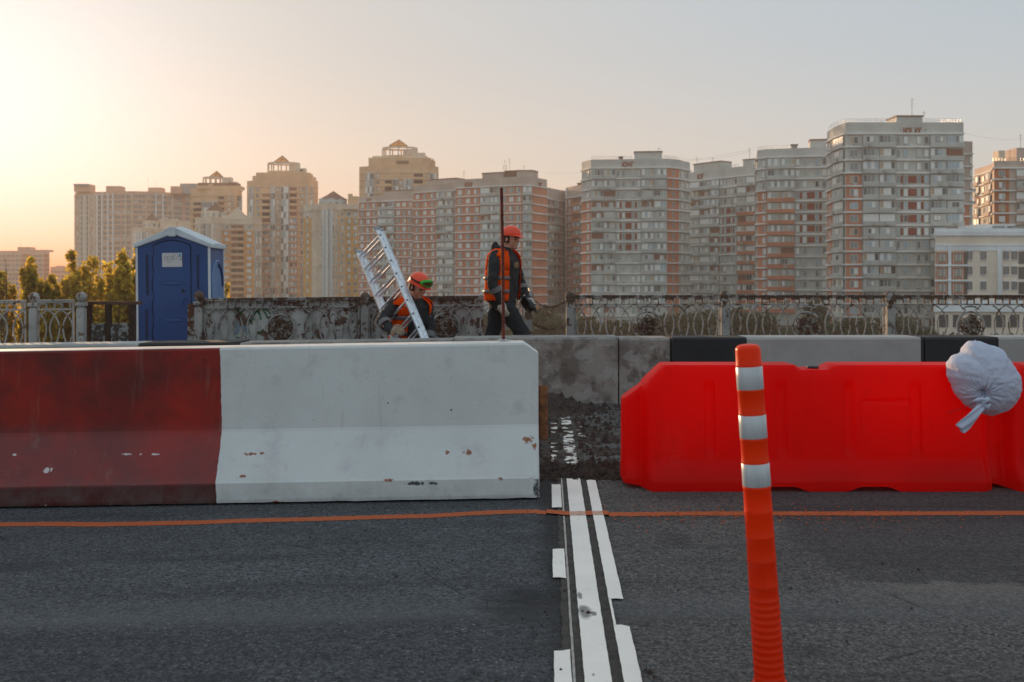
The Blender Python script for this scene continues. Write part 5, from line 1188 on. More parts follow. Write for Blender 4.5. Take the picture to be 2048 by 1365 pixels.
def cone(s, px, yapex, ybase, a, c, dy=6, m=ROOFB, n=8, sk=0.8, name='cone_roof'):
    D = s.D + dy; r = (X(c, D) - X(a, D)) / 2; x = X(px, D); za, zb = Z(yapex, D), Z(ybase, D); b = MB()
    ring = lambda q, z: [Vector((x + q * math.cos(2 * math.pi * (i + 0.5) / n), D + q * sk * math.sin(2 * math.pi * (i + 0.5) / n), z)) for i in range(n)]
    b.loft([ring(r * 1.03, zb), ring(r * 0.55, zb + (za - zb) * 0.42), ring(0.05, za)]); s.part(name, b, m)
def drum(s, a, c, ytop, ybot, m, dy=6, nwin=7, name='turret'):
    D = s.D + dy; r = (X(c, D) - X(a, D)) / 2; x = X((a + c) / 2, D); n = 20
    s.part(name, MB().prism([(x + r * math.cos(2 * math.pi * i / n), D + r * 0.8 * math.sin(2 * math.pi * i / n)) for i in range(n)], Z(ybot, D), Z(ytop, D)), m)
    h = (ybot - ytop) * D / F
    for i in range(nwin):
        q = R(200 + 140 * i / (nwin - 1)); p = Vector((x + r * math.cos(q), D + r * 0.8 * math.sin(q), 0)); d = Vector((-math.sin(q), math.cos(q), 0)); 
        s.put('window', win_mesh(1.2, min(1.8, h * 0.55), 1, 'w', i % 3), p, d, Z(ybot, D) + h * 0.25, 0.06)
# round fronted house with brown cone roof
def arcpts(a, c, D, bulge, n=6): return [(a + (c - a) * i / n, D - bulge * math.sin(math.pi * i / n)) for i in range(n + 1)]
t = Tower('apartment_block', 'round fronted cream block with a brown pointed roof on a pale blue drum', [(607, 420), (624, 416), (632, 414)] + arcpts(640, 675, 414, 7)[0:] + [(690, 416), (718.5, 418)], 413, 421, 408, 14.1, 15, WCR, 12)
t.bands(WCR, proud=0.25, h=0.25, floors=[0, 3, 8]); t.cols([(608, 623, 'W', {'wall': WT2, 'w': 1.4, 'from': 1}), (626, 638, 'W', {'w': 1.3, 'ac': .1})])
for i in range(6): t.cols([(640 + 35 * i / 6, 640 + 35 * (i + 1) / 6, 'G' if 1 <= i <= 3 else 'W', {'f': (1, 15), 'w': 1.3} if i not in (1, 2, 3) else {'f': (0, 15), 'var': 1})])
t.cols([(676, 690, 'W', {'w': 1.5, 'wall': WT}), (691, 717, 'W', {'n': 2, 'w': 1.4, 'wall': WT2, 'from': 1})])
drum(t, 638, 694, 398.5, 419, mat('pale_blue_drum', (0.45, 0.50, 0.52), 0.7), 9); cone(t, 667, 382.6, 400, 638, 697, 9); block(t, 624, 716, 409, 419, WCR, 2, 6, 'attic'); block(t, 696, 704, 388, 410, WT, 5, 2, 'chimney'); block(t, 704, 716, 393, 410, WT, 5, 2, 'chimney')
# ochre block with curved glass corner
t = Tower('apartment_block', 'ochre block with open balconies and curved glass corner, just right of the toilet cabin', arcpts(390, 444, 446, 9, 6) + [(508, 446), (524, 450)], 446, 449, 437, 12.55, 14, WCR, 12)
t.bands(WCR, proud=0.25, h=0.3, floors=[0, 1])
for i in range(6): t.cols([(390 + 9 * i + 0.3, 399 + 9 * i - 0.3, 'G' if i in (1, 2, 3) else 'W', {'f': (0, 14), 'w': 1.3, 'var': 4} if i in (1, 2, 3) else {'w': 1.4})])
t.cols([(445, 461, 'W', {'n': 1, 'wall': WT3, 'from': 1, 'w': 2.0}), (462, 488, 'V', {'m': WT, 'wall': WT3, 'from': 1, 'n': 2}), (489, 507.5, 'W', {'n': 1, 'wall': WT3, 'from': 1, 'w': 2.0}), (510, 520, 'G', {'f': (1, 14)})])
block(t, 444, 506, 431, 439, WCR, 2, 7, 'attic'); drum(t, 403, 452, 423, 440, WCR, 8, 6); cone(t, 432, 405.6, 424.5, 404, 453, 8, n=4, sk=0.9); 
D = t.D + 4; t.part('gable', MB().add([(X(456, D), D, Z(432, D)), (X(490, D), D, Z(432, D)), (X(474, D), D, Z(416, D)), (X(456, D), D + 3, Z(432, D)), (X(490, D), D + 3, Z(432, D)), (X(474, D), D + 3, Z(416, D))], [(0, 1, 2), (3, 5, 4), (0, 2, 5, 3), (1, 4, 5, 2), (0, 3, 4, 1)]), WCR)
# small house with cone behind the toilet roof
t = Tower('apartment_block', 'cream block with small brown cone roof, peeking out left above the toilet cabin', arcpts(266, 306, 520, 8, 4) + [(345, 520), (390, 520)], 520, 466, 457, 11, 12, WCR, 10)
for i in range(4): t.cols([(266 + 10 * i + 0.4, 276 + 10 * i - 0.4, 'G', {'f': (0, 6), 'var': 3})])
t.cols([(308, 326, 'W', {'wall': WT2, 'w': 1.6, 'f': (0, 6)}), (327, 388, 'W', {'n': 4, 'f': (0, 6), 'w': 1.5})]); drum(t, 287, 320, 442, 459, WCR, 6, 5); cone(t, 304, 427, 443, 286, 321, 6, n=4); block(t, 320, 350, 438, 459, WCR, 5, 6, 'attic'); block(t, 350, 392, 443, 459, WCR, 7, 6, 'attic')
# long slab on the left
t = Tower('apartment_block', 'long pinkish slab block with thin white pilasters, left skyline', [(150, 565), (200, 560), (260, 556), (300, 558), (345, 566), (392, 576)], 560, 390, 384, 10.3, 22, WPK, 14)
b = MB(); 
t.bands(WCR, proud=0.3, h=0.35)
t.cols([(153, 158, 'W', {'w': 1.4, 'ac': 0}), (160, 170, 'G', {'var': 4}), (170, 178, 'G', {'var': 4}), (180, 188, 'W', {'w': 1.7, 'style': 'd', 'ac': 0}), (190, 204, 'G', {'var': 4})])
w_left = t.nwin
# the rest of this far facade is too fine to pick apart: one joined part
sb_ = MB()
for i in range(22):
    z = t.zt - (i + 1) * t.fh
    for (a, c) in [(207, 215), (219, 225), (229, 241), (244, 250), (254, 261), (268, 275), (277, 284), (286, 290), (295, 299), (302, 310), (313, 323), (327, 334), (336, 344), (348, 364), (370, 380)]:
        pa, d, n = t.loc(a); pc, _, _ = t.loc(c); q = pa + n * 0.1; q2 = pc + n * 0.1
        sb_.add([(q.x, q.y, z + 0.8), (q2.x, q2.y, z + 0.8), (q2.x, q2.y, z + 2.3), (q.x, q.y, z + 2.3)], [(0, 1, 2, 3)], 0 if (i * 7 + int(a)) % 5 else 1)
tag(sb_.build('window_rows', [GL[1], GL[2]], t.root, recalc=False), kind='stuff')
for px in (205.5, 217, 227, 311, 325): t.strip('pilaster', px - 0.9, px + 0.9, -10, t.zt + 1, 0.9, WWH)
for px in (151, 179, 189, 252, 264, 344): t.strip('pier', px - 1.2, px + 1.2, -10, t.zt + 0.5, 0.5, WCR)
block(t, 148, 179, 368.7, 384, WPK, 0.5, 8, 'roof_house'); block(t, 147, 176, 368, 372, ROOFG, -0.5, 9, 'roof_slab'); block(t, 212, 241, 372.5, 386, WPK, 2, 7, 'roof_house'); block(t, 296, 322, 375.5, 386, WPK, 3, 7, 'roof_house'); block(t, 341, 362, 373, 388, WPK, 3, 7, 'roof_house'); block(t, 360, 392, 367.5, 388, ROOFG, 5, 7, 'roof_house')
t.antenna(296, 376, 358, 1); t.antenna(313, 376, 364, 1)
# far left
def far_block(label, a, c, ytop, D, pitch, m, houses, nf, cols):
    s = Tower('apartment_block', label, [(a, D), (c, D + 2)], D, ytop + 6, ytop, pitch, nf, m, 12)
    q = MB()
    for i in range(nf):
        z = s.zt - (i + 1) * s.fh
        for x in cols:
            pa, d, n = s.loc(x); q.box(pa.x - 1.0, pa.y - 0.12, z + 0.9, pa.x + 1.0, pa.y, z + 2.3)
    tag(q.build('window_rows', GL[1], s.root), kind='stuff'); s.bands(WCR, proud=0.2, h=0.4)
    for (p0, p1, y) in houses: block(s, p0, p1, y, ytop + 2, m, 2, 8, 'roof_house')
    return s
s = far_block('hazy pinkish block with stepped roof at the far left edge of the skyline', -120, 99, 502, 640, 9.3, WPK, [(35, 59, 494.5), (66, 96, 500), (-60, -30, 495)], 16, [-100 + 9 * i for i in range(21)])
s.strip('brick_panel', 88, 98, -10, s.zt, 0.15, WOR); s.strip('brick_panel', 44, 62, Z(560, 640), s.zt, 0.15, WOR); s.antenna(41, 495, 484, 1); s.antenna(73, 501, 492, 1)
far_block('low hazy block between the far left block and the poplar trees', 101, 150, 534, 700, 9, WPK, [(112, 120, 532)], 12, [104 + 7 * i for i in range(7)])
# orange block at right edge
t = Tower('apartment_block', 'orange brick block with sunlit corner bays at the right edge of the skyline', [(1949, 276), (1972, 268), (1985, 262), (1988, 256), (2130, 256)], 256, 338, 322, 22.6, 14, WGP, 14)
t.bands(WB); t.cols([(1950, 1960, 'L', {'m': WGP}), (1961, 1972, 'W', {'w': 1.5}), (1973, 1984, 'L', {'m': WGP}), (1989, 2018, 'W', {'wall': WOR, 'n': 1, 'w': 1.6, 'ac': .9}), (2031, 2052, 'L', {'m': WGP, 'open': .25}), (2052, 2075, 'L', {'m': WOR}), (2080, 2125, 'W', {'n': 2, 'wall': WOR})])
block(t, 1997, 2010, 301.5, 324, WCR, 3, 3, 'chimney'); block(t, 2033, 2080, 296, 324, WGP, 3, 6, 'roof_house'); t.antenna(2041, 297, 268, 2); t.antenna(2020, 322, 300, 1); t.railing(1990, 2125)
# white villa like block in front
t = Tower('office_building', 'low white and beige classical style building with small dark windows, right edge', [(1870, 200), (2150, 200)], 200, 497, 466, 30.2, 6, WBG, 18, cat='building')
Dv = 200
t.strip('cornice', 1869, 2150, Z(472, Dv), Z(463, Dv), 0.35, WWH); t.strip('parapet', 1870, 2150, Z(463, Dv), Z(457, Dv), 0.1, WWH); t.strip('frieze', 1870, 2150, Z(502, Dv), Z(490, Dv), 0.15, WWH)
t.strip('cornice', 1869.5, 2150, Z(492, Dv), Z(489.5, Dv), 0.25, WWH)
for a, c in ((1895, 1901), (1994, 2002)): t.strip('pilaster', a, c, Z(590, Dv), Z(490, Dv), 0.35, WWH)
for i in range(4):
    y0 = 503 + 30.2 * i; zb, ztop = Z(y0 + 30, Dv), Z(y0 + 1, Dv)
    for a, c in ((1872, 1894), (1903, 1927)):
        t.strip('salmon_bay', a, c, zb + 0.4, ztop, 0.25, WSL); pa, d, n = t.loc((a + c) / 2); t.window(pa, d, Z(y0 + 21, Dv), 1.35, 1.7, 3, 'b', 0.32, 0)
        b = MB(); 
        for k in range(5): q, d, n = t.loc(a + (c - a) * (k + 0.01) / 4.05); b.box(q.x - 0.05, q.y - 0.34, zb + 0.4, q.x + 0.05, q.y - 0.28, ztop)
        for zz in (Z(y0 + 24, Dv), Z(y0 + 4, Dv)): q, d, n = t.loc(a); q2, _, _ = t.loc(c); b.box(q.x, min(q.y, q2.y) - 0.33, zz - 0.04, q2.x, max(q.y, q2.y) - 0.28, zz + 0.04)
        tag(t.part('bay_grille', b, FRB), kind='stuff')
    t.strip('sill_band', 1870, 1934, zb, zb + 0.35, 0.55, WWH); t.strip('dark_glass_strip', 1928.5, 1934, zb + 0.4, ztop, 0.2, GL[0])
    for px in (1939.5, 1966.5, 2012, 2028.5):
        pa, d, n = t.loc(px); t.window(pa, d, Z(y0 + 16, Dv), 0.9 if px < 1945 else 1.15, 1.6, 1, 'd', 0.06, 0)
        q, d, n = t.loc(px); hw_ = 0.6 if px > 1945 else 0.5; t.put('window_hood', box_mesh('window_hood', hw_ * 2, 0.12, 0.18, WWH), q, d, Z(y0 + 0.2, Dv), 0.02); t.put('sill', box_mesh('sill', hw_ * 2, 0.2, 0.12, WWH), q, d, Z(y0 + 17.5, Dv), 0.02)
    t.strip('dark_glass_strip', 2037, 2052, zb + 0.5, ztop, 0.1, GL[0])
t.strip('cornice', 1868, 2150, Z(624, Dv), Z(610, Dv), 0.5, WWH); t.strip('frieze', 1869, 2150, Z(612, Dv), Z(601, Dv), 0.3, WWH)
for a in (1878, 1906, 1936, 1964, 1992, 2020, 2048): t.strip('shop_window', a, a + 18, Z(655, Dv), Z(630, Dv), 0.12, GL[0])
block(t, 1955, 2030, 449, 468, WWH, 6, 9, 'roof_house'); block(t, 1990, 2010, 452, 456, ROOFG, 5, 1, 'roof_unit'); block(t, 2024, 2060, 452, 462, GL[1], 4, 2, 'roof_window')

# ------------------------------------------------------------------ workers
SKIN = NT('skin'); SKIN.color(SKIN.mix(SKIN.ramp(SKIN.noise(20, 3), 0.3, 0.7), (0.56, 0.28, 0.18), (0.46, 0.20, 0.13))); SKIN.rough(0.55); SKIN.bsdf.inputs['Subsurface Weight'].default_value = 0.08; SKIN.bsdf.inputs['Subsurface Radius'].default_value = (0.02, 0.008, 0.004); SKIN = SKIN.mat
CLO = mat('dark_work_cloth', (0.022, 0.023, 0.026), 0.9, 0.3, 8, bump=0.3, bscale=120); TRO = mat('dark_trouser_cloth', (0.018, 0.019, 0.022), 0.9, 0.3, 8, bump=0.3, bscale=120)
def vestmat():
    t = NT('orange_vest_fabric'); c = t.mix(t.ramp(t.noise(14, 4), 0.3, 0.7), (1.0, 0.125, 0.008), (0.95, 0.09, 0.006)); t.color(c); t.rough(0.9); t.bsdf.inputs['Specular IOR Level'].default_value = 0.1
    tr = t.n('ShaderNodeBsdfTranslucent'); tr.inputs[0].default_value = (1.0, 0.16, 0.01, 1); mx = t.n('ShaderNodeMixShader'); mx.inputs[0].default_value = 0.35
    t.t.links.new(t.bsdf.outputs[0], mx.inputs[1]); t.t.links.new(tr.outputs[0], mx.inputs[2]); t.t.links.new(mx.outputs[0], t.out.inputs[0]); t.bump(t.noise(30, 3), 0.3, 0.01); return t.mat
VEST = vestmat(); REFL = mat('grey_reflective_tape', (0.14, 0.13, 0.13), 0.5, 0.15, 20); GLOVE = mat('pale_cotton_glove', (0.50, 0.44, 0.36), 0.9, 0.2, 40, bump=0.4, bscale=200); GLOVE2 = mat('tan_cotton_glove', (0.28, 0.21, 0.15), 0.9, 0.25, 40, bump=0.4, bscale=200)
HELM = mat('orange_red_helmet_plastic', (0.92, 0.075, 0.022), 0.35, 0.1, 10, fine=0.1); HAIR = mat('dark_hair', (0.02, 0.015, 0.012), 0.8); BOOT = mat('dark_boots', (0.03, 0.028, 0.026), 0.7)
CRUMP = bpy.data.textures.new('cloth_folds', 'CLOUDS'); CRUMP.noise_scale = 0.09; CRUMP.noise_depth = 2
def folds(o, s=0.02):
    d = o.modifiers.new('folds', 'DISPLACE'); d.texture = CRUMP; d.strength = s; d.mid_level = 0.5; d.texture_coords = 'LOCAL'; return o
def lerp3(pts, n):
    P = [Vector(p) for p in pts]; out = []
    for i in range(len(P) - 1):
        p0 = P[max(i - 1, 0)]; p1 = P[i]; p2 = P[i + 1]; p3 = P[min(i + 2, len(P) - 1)]
        for k in range(n):
            u = k / n; out.append(0.5 * ((2 * p1) + (p2 - p0) * u + (2 * p0 - 5 * p1 + 4 * p2 - p3) * u * u + (3 * p1 - p0 - 3 * p2 + p3) * u ** 3))
    out.append(P[-1]); return out
def lerp1(v, n):
    o = []
    for a, c in zip(v, v[1:]): o += [a + (c - a) * k / n for k in range(n)]
    return o + [v[-1]]
def limb(b, pts, rad, n=5, seg=12):
    b.tube(lerp3(pts, n), lerp1(rad, n), seg)
    for p, r in ((pts[0], rad[0]), (pts[-1], rad[-1])): b.ball(p, r, 10)
def torso_rings(P, side, fwd, n=36, arc=None, grow=0.0):
    """P: list of (centre, half width, half depth); rings across the spine. arc=(a,b) in degrees from the front"""
    rings = []
    for c, w, d in P:
        ring = []
        if arc: A = [R(arc[0] + (arc[1] - arc[0]) * i / (n - 1)) for i in range(n)]
        else: A = [2 * math.pi * i / n for i in range(n)]
        for a in A:
            ca, sa = math.cos(a), math.sin(a)
            ca = math.copysign(abs(ca) ** 0.85, ca); sa = math.copysign(abs(sa) ** 0.85, sa)
            ring.append(Vector(c) + fwd * (d + grow) * ca + side * (w + grow) * sa)
        rings.append(ring)
    return rings
def hand(root, wrist, to, palmn, m, s=1.0, curl=0.8, name='glove', thumb=1):
    """palm with five bent fingers; to = pointing direction, palmn = the way the palm faces"""
    to = to.normalized(); pn = (palmn - palmn.dot(to) * to).normalized(); sd_ = to.cross(pn).normalized() * thumb
    b = MB(); w = Vector(wrist)
    b.tube([w - to * 0.05 * s, w, w + to * 0.03 * s, w + to * 0.085 * s], [0.036 * s, 0.033 * s, 0.042 * s, 0.040 * s], 14, flat=(1.0, 0.62), up=tuple(pn))
    for i, (off, L) in enumerate(((0.030, 0.072), (0.010, 0.080), (-0.011, 0.075), (-0.030, 0.058))):
        p = w + to * 0.075 * s + sd_ * off * s; pts = [p]; d = to.copy()
        for k, q in enumerate((0.45, 0.32, 0.25)):
            ang = curl * (0.5 + 0.5 * k); d = (math.cos(ang) * d + math.sin(ang) * pn).normalized(); pts.append(pts[-1] + d * L * q * s)
            if k == 0: pn2 = pn
        b.tube(lerp3(pts, 2), lerp1([0.0125 * s, 0.012 * s, 0.011 * s, 0.0095 * s], 2), 8); b.ball(pts[-1], 0.0095 * s, 7)
    p = w + to * 0.02 * s + sd_ * 0.034 * s; pts = [p, p + (sd_ * 0.7 + to * 0.6) * 0.035 * s, p + (sd_ * 0.6 + to * 1.0 + pn * 0.5) * 0.05 * s, p + (sd_ * 0.4 + to * 1.2 + pn * 0.9) * 0.058 * s]
    b.tube(lerp3(pts, 2), lerp1([0.016 * s, 0.014 * s, 0.012 * s, 0.010 * s], 2), 8)
    o = b.build(name, m, root); fuse(o, 0.0045, 2); return o
def helmet(root, c, up, fwd, r=0.108, m=HELM):
    side = fwd.cross(up).normalized(); fwd = up.cross(side).normalized(); b = MB(); n = 36; rings = []
    for k in range(15):
        t = math.pi / 2 * k / 14; rr = math.cos(t); z = math.sin(t)
        ring = []
        for i in range(n):
            a = 2 * math.pi * i / n; rid = 1 + 0.018 * math.exp(-(math.sin(a) / 0.13) ** 2) * math.sin(t)
            ring.append(c + (fwd * 1.12 * math.cos(a) + side * 0.92 * math.sin(a)) * r * max(rr ** 0.85, 0.001) * rid + up * r * 1.02 * z * rid)
        rings.append(ring)
    b.loft(rings, cap=True)
    rim = []; 
    for q, dz in ((1.0, 0.0), (1.07, -0.004), (1.075, -0.010), (0.97, -0.010)):
        ring = []
        for i in range(n):
            a = 2 * math.pi * i / n; ex = 0.30 * max(0, math.cos(a)) ** 2.5
            ring.append(c + (fwd * 1.12 * math.cos(a) + side * 0.92 * math.sin(a)) * r * (q + (ex if q > 1.01 else 0)) + up * (dz - (0.02 * max(0, math.cos(a)) ** 3 if q > 1.01 else 0)))
        rim.append(ring)
    b.loft(rim, cap=False); b.build('hard_hat', m, root, smooth=True, recalc=True)
def head(root_b, c, up, fwd, s=1.0):
    """skull, jaw, nose, brow, lips and ears added to the body mesh; the face looks along fwd"""
    side = fwd.cross(up).normalized(); fwd = up.cross(side).normalized(); b = root_b
    def at_(f, u, sd__): return c + fwd * f * s + up * u * s + side * sd__ * s
    def ell(p, rf, ru, rs, n=14):
        rings = []
        for a in range(1, n):
            t = math.pi * a / n
            rings.append([p + (fwd * rf * math.sin(t) * math.cos(2 * math.pi * k / n) + side * rs * math.sin(t) * math.sin(2 * math.pi * k / n) - up * ru * math.cos(t)) * s for k in range(n)])
        b.loft(rings)
    ell(at_(-0.012, 0.035, 0), 0.098, 0.098, 0.078); ell(at_(0.018, -0.035, 0), 0.072, 0.075, 0.060); ell(at_(0.058, -0.088, 0), 0.030, 0.024, 0.032)
    ell(at_(0.078, 0.018, 0), 0.018, 0.012, 0.048); ell(at_(0.098, -0.018, 0), 0.020, 0.014, 0.014); ell(at_(0.090, 0.0, 0), 0.012, 0.028, 0.010)
    ell(at_(0.082, -0.052, 0), 0.016, 0.008, 0.026); ell(at_(0.078, -0.066, 0), 0.016, 0.007, 0.022)
    for q in (-1, 1): ell(at_(-0.008, -0.008, q * 0.078), 0.018, 0.032, 0.010, 10); ell(at_(0.062, -0.022, q * 0.036), 0.022, 0.020, 0.020, 10)
    return at_
def worker(label, Pt, f, pose, vest_label=None, gl=GLOVE, lean=None, tall=1.0, helmet_extra=None):
    """Pt(px,py,dy) places a joint; pose holds the joints"""
    up = Vector((0, 0, 1)); side = f.cross(up).normalized()      # his right hand side
    J = {k: Pt(*v) for k, v in pose.items() if isinstance(v, tuple)}
    root = thing('person', label, 'person', (J['pelvis'].x, J['pelvis'].y, gz(J['pelvis'].x, 10.5)))
    b = MB()
    limb(b, [J['pelvis'], J['pelvis'].lerp(J['neck'], 0.5), J['neck']], [0.12, 0.12, 0.085]); limb(b, [J['neck'] - up * 0.03, J['head'] - up * 0.05], [0.058, 0.052])
    for s in 'RL':
        limb(b, [J['neck'].lerp(J['sh' + s], 0.4), J['sh' + s], J['el' + s], J['wr' + s]], [0.055, 0.052, 0.038, 0.027]); limb(b, [J['pelvis'], J['hip' + s], J['kn' + s], J['an' + s], J['toe' + s]], [0.09, 0.085, 0.055, 0.04, 0.03])
        limb(b, [J['wr' + s], J['wr' + s] + (J['wr' + s] - J['el' + s]).normalized() * 0.06], [0.026, 0.02])
    hu, hf = pose['headup'].normalized(), pose['headfwd'].normalized()
    A = head(b, J['head'], hu, hf)
    o = b.build('body', SKIN, root); fuse(o, 0.0065, 2)
    for q in (-1, 1):
        e = MB(); e.ball(A(0.076, 0.0, q * 0.030), 0.010, 8); e.build('eye', HAIR, root, smooth=True)
        e = MB(); e.tube([A(0.088, 0.022, q * 0.012), A(0.090, 0.026, q * 0.028), A(0.078, 0.020, q * 0.048)], 0.005, 6); e.build('eyebrow', HAIR, root, smooth=True)
    e = MB(); rings = []
    hs = hf.cross(hu).normalized(); hf2 = hu.cross(hs)
    for k in range(6):
        u = -0.045 + 0.02 * k
        rings.append([J['head'] + hu * u + (-hf2 * 0.012) + (hf2 * 0.100 * math.cos(a) + hs * 0.083 * math.sin(a)) for a in [R(70 + 220 * i / 18) for i in range(19)]])
    e.loft(rings, closed=False); oo = e.build('hair', HAIR, root, smooth=True); sm = oo.modifiers.new('thick', 'SOLIDIFY'); sm.thickness = 0.008
    # trousers and boots
    t = MB(); fs = [J['pelvis'] + up * 0.10, J['pelvis'] - up * 0.02, (J['hipR'] + J['hipL']) / 2 - up * 0.06]
    t.loft(torso_rings([(fs[0], 0.165, 0.125), (fs[1], 0.180, 0.135), (fs[2], 0.165, 0.125)], side, f))
    for s in 'RL': limb(t, [J['hip' + s], J['hip' + s].lerp(J['kn' + s], 0.5), J['kn' + s], J['kn' + s].lerp(J['an' + s], 0.5), J['an' + s] + up * 0.02], [0.106, 0.098, 0.084, 0.086, 0.078])
    o = t.build('trousers', TRO, root); fuse(o, 0.011, 4); folds(o, 0.032)
    for s in 'RL':
        t = MB(); limb(t, [J['an' + s] + up * 0.06, J['an' + s] - up * 0.02, J['an' + s].lerp(J['toe' + s], 0.5), J['toe' + s]], [0.055, 0.052, 0.048, 0.042]); o = t.build('boot', BOOT, root); fuse(o, 0.010, 2)
    # jacket
    t = MB(); sp = lambda u: J['pelvis'].lerp(J['neck'], u)
    prof = [(-0.02, 0.200, 0.155), (0.15, 0.195, 0.155), (0.4, 0.20, 0.155), (0.65, 0.215, 0.16), (0.82, 0.215, 0.145), (0.93, 0.16, 0.11), (1.0, 0.09, 0.085), (1.06, 0.078, 0.078)]
    t.loft(torso_rings([(sp(u), w, d) for u, w, d in prof], side, f))
    for s in 'RL':
        limb(t, [sp(0.86).lerp(J['sh' + s], 0.5), J['sh' + s], J['sh' + s].lerp(J['el' + s], 0.55), J['el' + s], J['el' + s].lerp(J['wr' + s], 0.5), J['wr' + s]], [0.080, 0.074, 0.066, 0.060, 0.054, 0.044])
    t.tube(lerp3([sp(1.0) - f * 0.07 + up * 0.01, sp(1.04) - f * 0.05 + side * 0.07 + up * 0.02, sp(1.02) + f * 0.06 + side * 0.03], 4), 0.028, 8); t.tube(lerp3([sp(1.0) - f * 0.07 + up * 0.01, sp(1.04) - f * 0.05 - side * 0.07 + up * 0.02, sp(1.02) + f * 0.06 - side * 0.03], 4), 0.028, 8)
    if pose.get('hood'): limb(t, [sp(1.0) - f * 0.10, sp(1.06) - f * 0.115 + up * 0.03], [0.06, 0.045])
    o = t.build('jacket', CLO, root); fuse(o, 0.010, 4); folds(o, 0.034)
    # vest: open in front, over the shoulders
    vp = [(0.02, 0.222, 0.180), (0.2, 0.218, 0.178), (0.42, 0.218, 0.175), (0.62, 0.222, 0.176)]
    gap = pose.get('gap', 38)
    def shell(name, rings, m, th=0.003):
        v = MB(); v.loft(rings, closed=False); oo = v.build(name, m, root, smooth=True); q = oo.modifiers.new('thick', 'SOLIDIFY'); q.thickness = th; q.offset = 1; return oo
    rings = torso_rings([(sp(u), w, d) for u, w, d in [(a + (c - a) * k / 3, w0 + (w1 - w0) * k / 3, d0 + (d1 - d0) * k / 3) for (a, w0, d0), (c, w1, d1) in zip(vp, vp[1:]) for k in range(3)] + [vp[-1]]], side, f, 60, (gap, 360 - gap))
    for k, rg in enumerate(rings):
        for i, p in enumerate(rg): p += (p - sp(0.3)).normalized() * 0.016 * noise.noise(Vector((i * 0.22, k * 0.45, 3)))
    o = shell('vest', rings, VEST)
    for (a0, a1, nm) in ((gap, 72, 'vest_front'), (288, 360 - gap, 'vest_front'), (115, 245, 'vest_back')):
        up_prof = [(0.62, 0.222, 0.178), (0.74, 0.224, 0.176), (0.85, 0.220, 0.166), (0.93, 0.183, 0.136), (0.995, 0.114, 0.104)]
        rr = torso_rings([(sp(u), w, d) for u, w, d in up_prof], side, f, 20, (a0, a1)); shell(nm, rr, VEST)
    for sgn, (a0, a1) in ((1, (50, 125)), (-1, (235, 310))):
        rr = torso_rings([(sp(u) + up * 0.020, w, d) for u, w, d in [(0.84, 0.235, 0.165), (0.90, 0.215, 0.150), (0.96, 0.165, 0.125), (1.0, 0.115, 0.10)]], side, f, 20, (a0, a1)); shell('vest_shoulder', rr, VEST)
    for u in pose.get('tapes', (0.20, 0.46)):
        w0 = 0.2335; d0 = 0.1925; rr = torso_rings([(sp(u - 0.035), w0, d0), (sp(u), w0 + 0.002, d0 + 0.002), (sp(u + 0.035), w0, d0)], side, f, 50, (gap, 360 - gap)); shell('reflective_tape', rr, REFL, 0.002)
    for s in 'RL':
        c0 = J['el' + s].lerp(J['wr' + s], 0.28); c1 = J['el' + s].lerp(J['wr' + s], 0.52); e = MB(); e.tube([c0, c1], [0.074, 0.068], 16, cap=False); e.build('sleeve_tape', REFL, root, smooth=True)
    helmet(root, J['head'] + hu * pose.get('hat', 0.045) - hf2 * 0.006, (hu - hf2 * 0.08).normalized(), hf2)
    return root, J, side, hu, hf2

# --- the walking worker
DA = 11.2
def PA(px, py, dy=0.0): return at(px, py, DA) + Vector((0, dy, 0))
fA = Vector((0.86, -0.51, 0)).normalized()
poseA = dict(pelvis=(1004, 603, 0.0), neck=(1008, 502, 0.0), head=(1022, 479, 0.0), headup=Vector((0.10, -0.02, 0.98)), headfwd=Vector((0.80, -0.50, -0.30)),
             shR=(991, 517, -0.16), elR=(985, 565, -0.27), wrR=(1003, 602, -0.26), shL=(1024, 516, 0.15), elL=(1042, 568, 0.18), wrL=(1053, 597, 0.02),
             hipR=(1008, 606, -0.08), knR=(1043, 668, -0.09), anR=(1056, 752, -0.08), toeR=(1078, 764, -0.14), hipL=(1000, 606, 0.09), knL=(985, 668, 0.09), anL=(955, 742, 0.09), toeL=(968, 764, 0.05), hood=True, gap=30)
wA, J, sideA, hu, hf = worker('walking worker in orange vest and red hard hat, holding something black', PA, fA, poseA)
hand(wA, J['wrR'] + Vector((0.008, 0, -0.02)), Vector((0.25, -0.1, -1)), Vector((0.6, 0.8, 0)), GLOVE, 1.08, 0.55, thumb=-1)
hand(wA, J['wrL'] + Vector((0.01, 0, 0.0)), Vector((0.75, -0.25, -0.6)), Vector((-0.3, 0.3, -1)), GLOVE, 1.05, 0.85)
e = MB(); q = PA(1033, 531, -0.22); e.lathe([(0.0, 0), (0.028, 0), (0.024, 0.004), (0.0, 0.004)], 10, (0, 0, 0)); e.v = [(q.x + p[0], q.y - p[2], q.z + p[1] * 1.3) for p in e.v]; e.build('chest_badge', mat('faded_badge', (0.22, 0.13, 0.06), 0.8), wA)
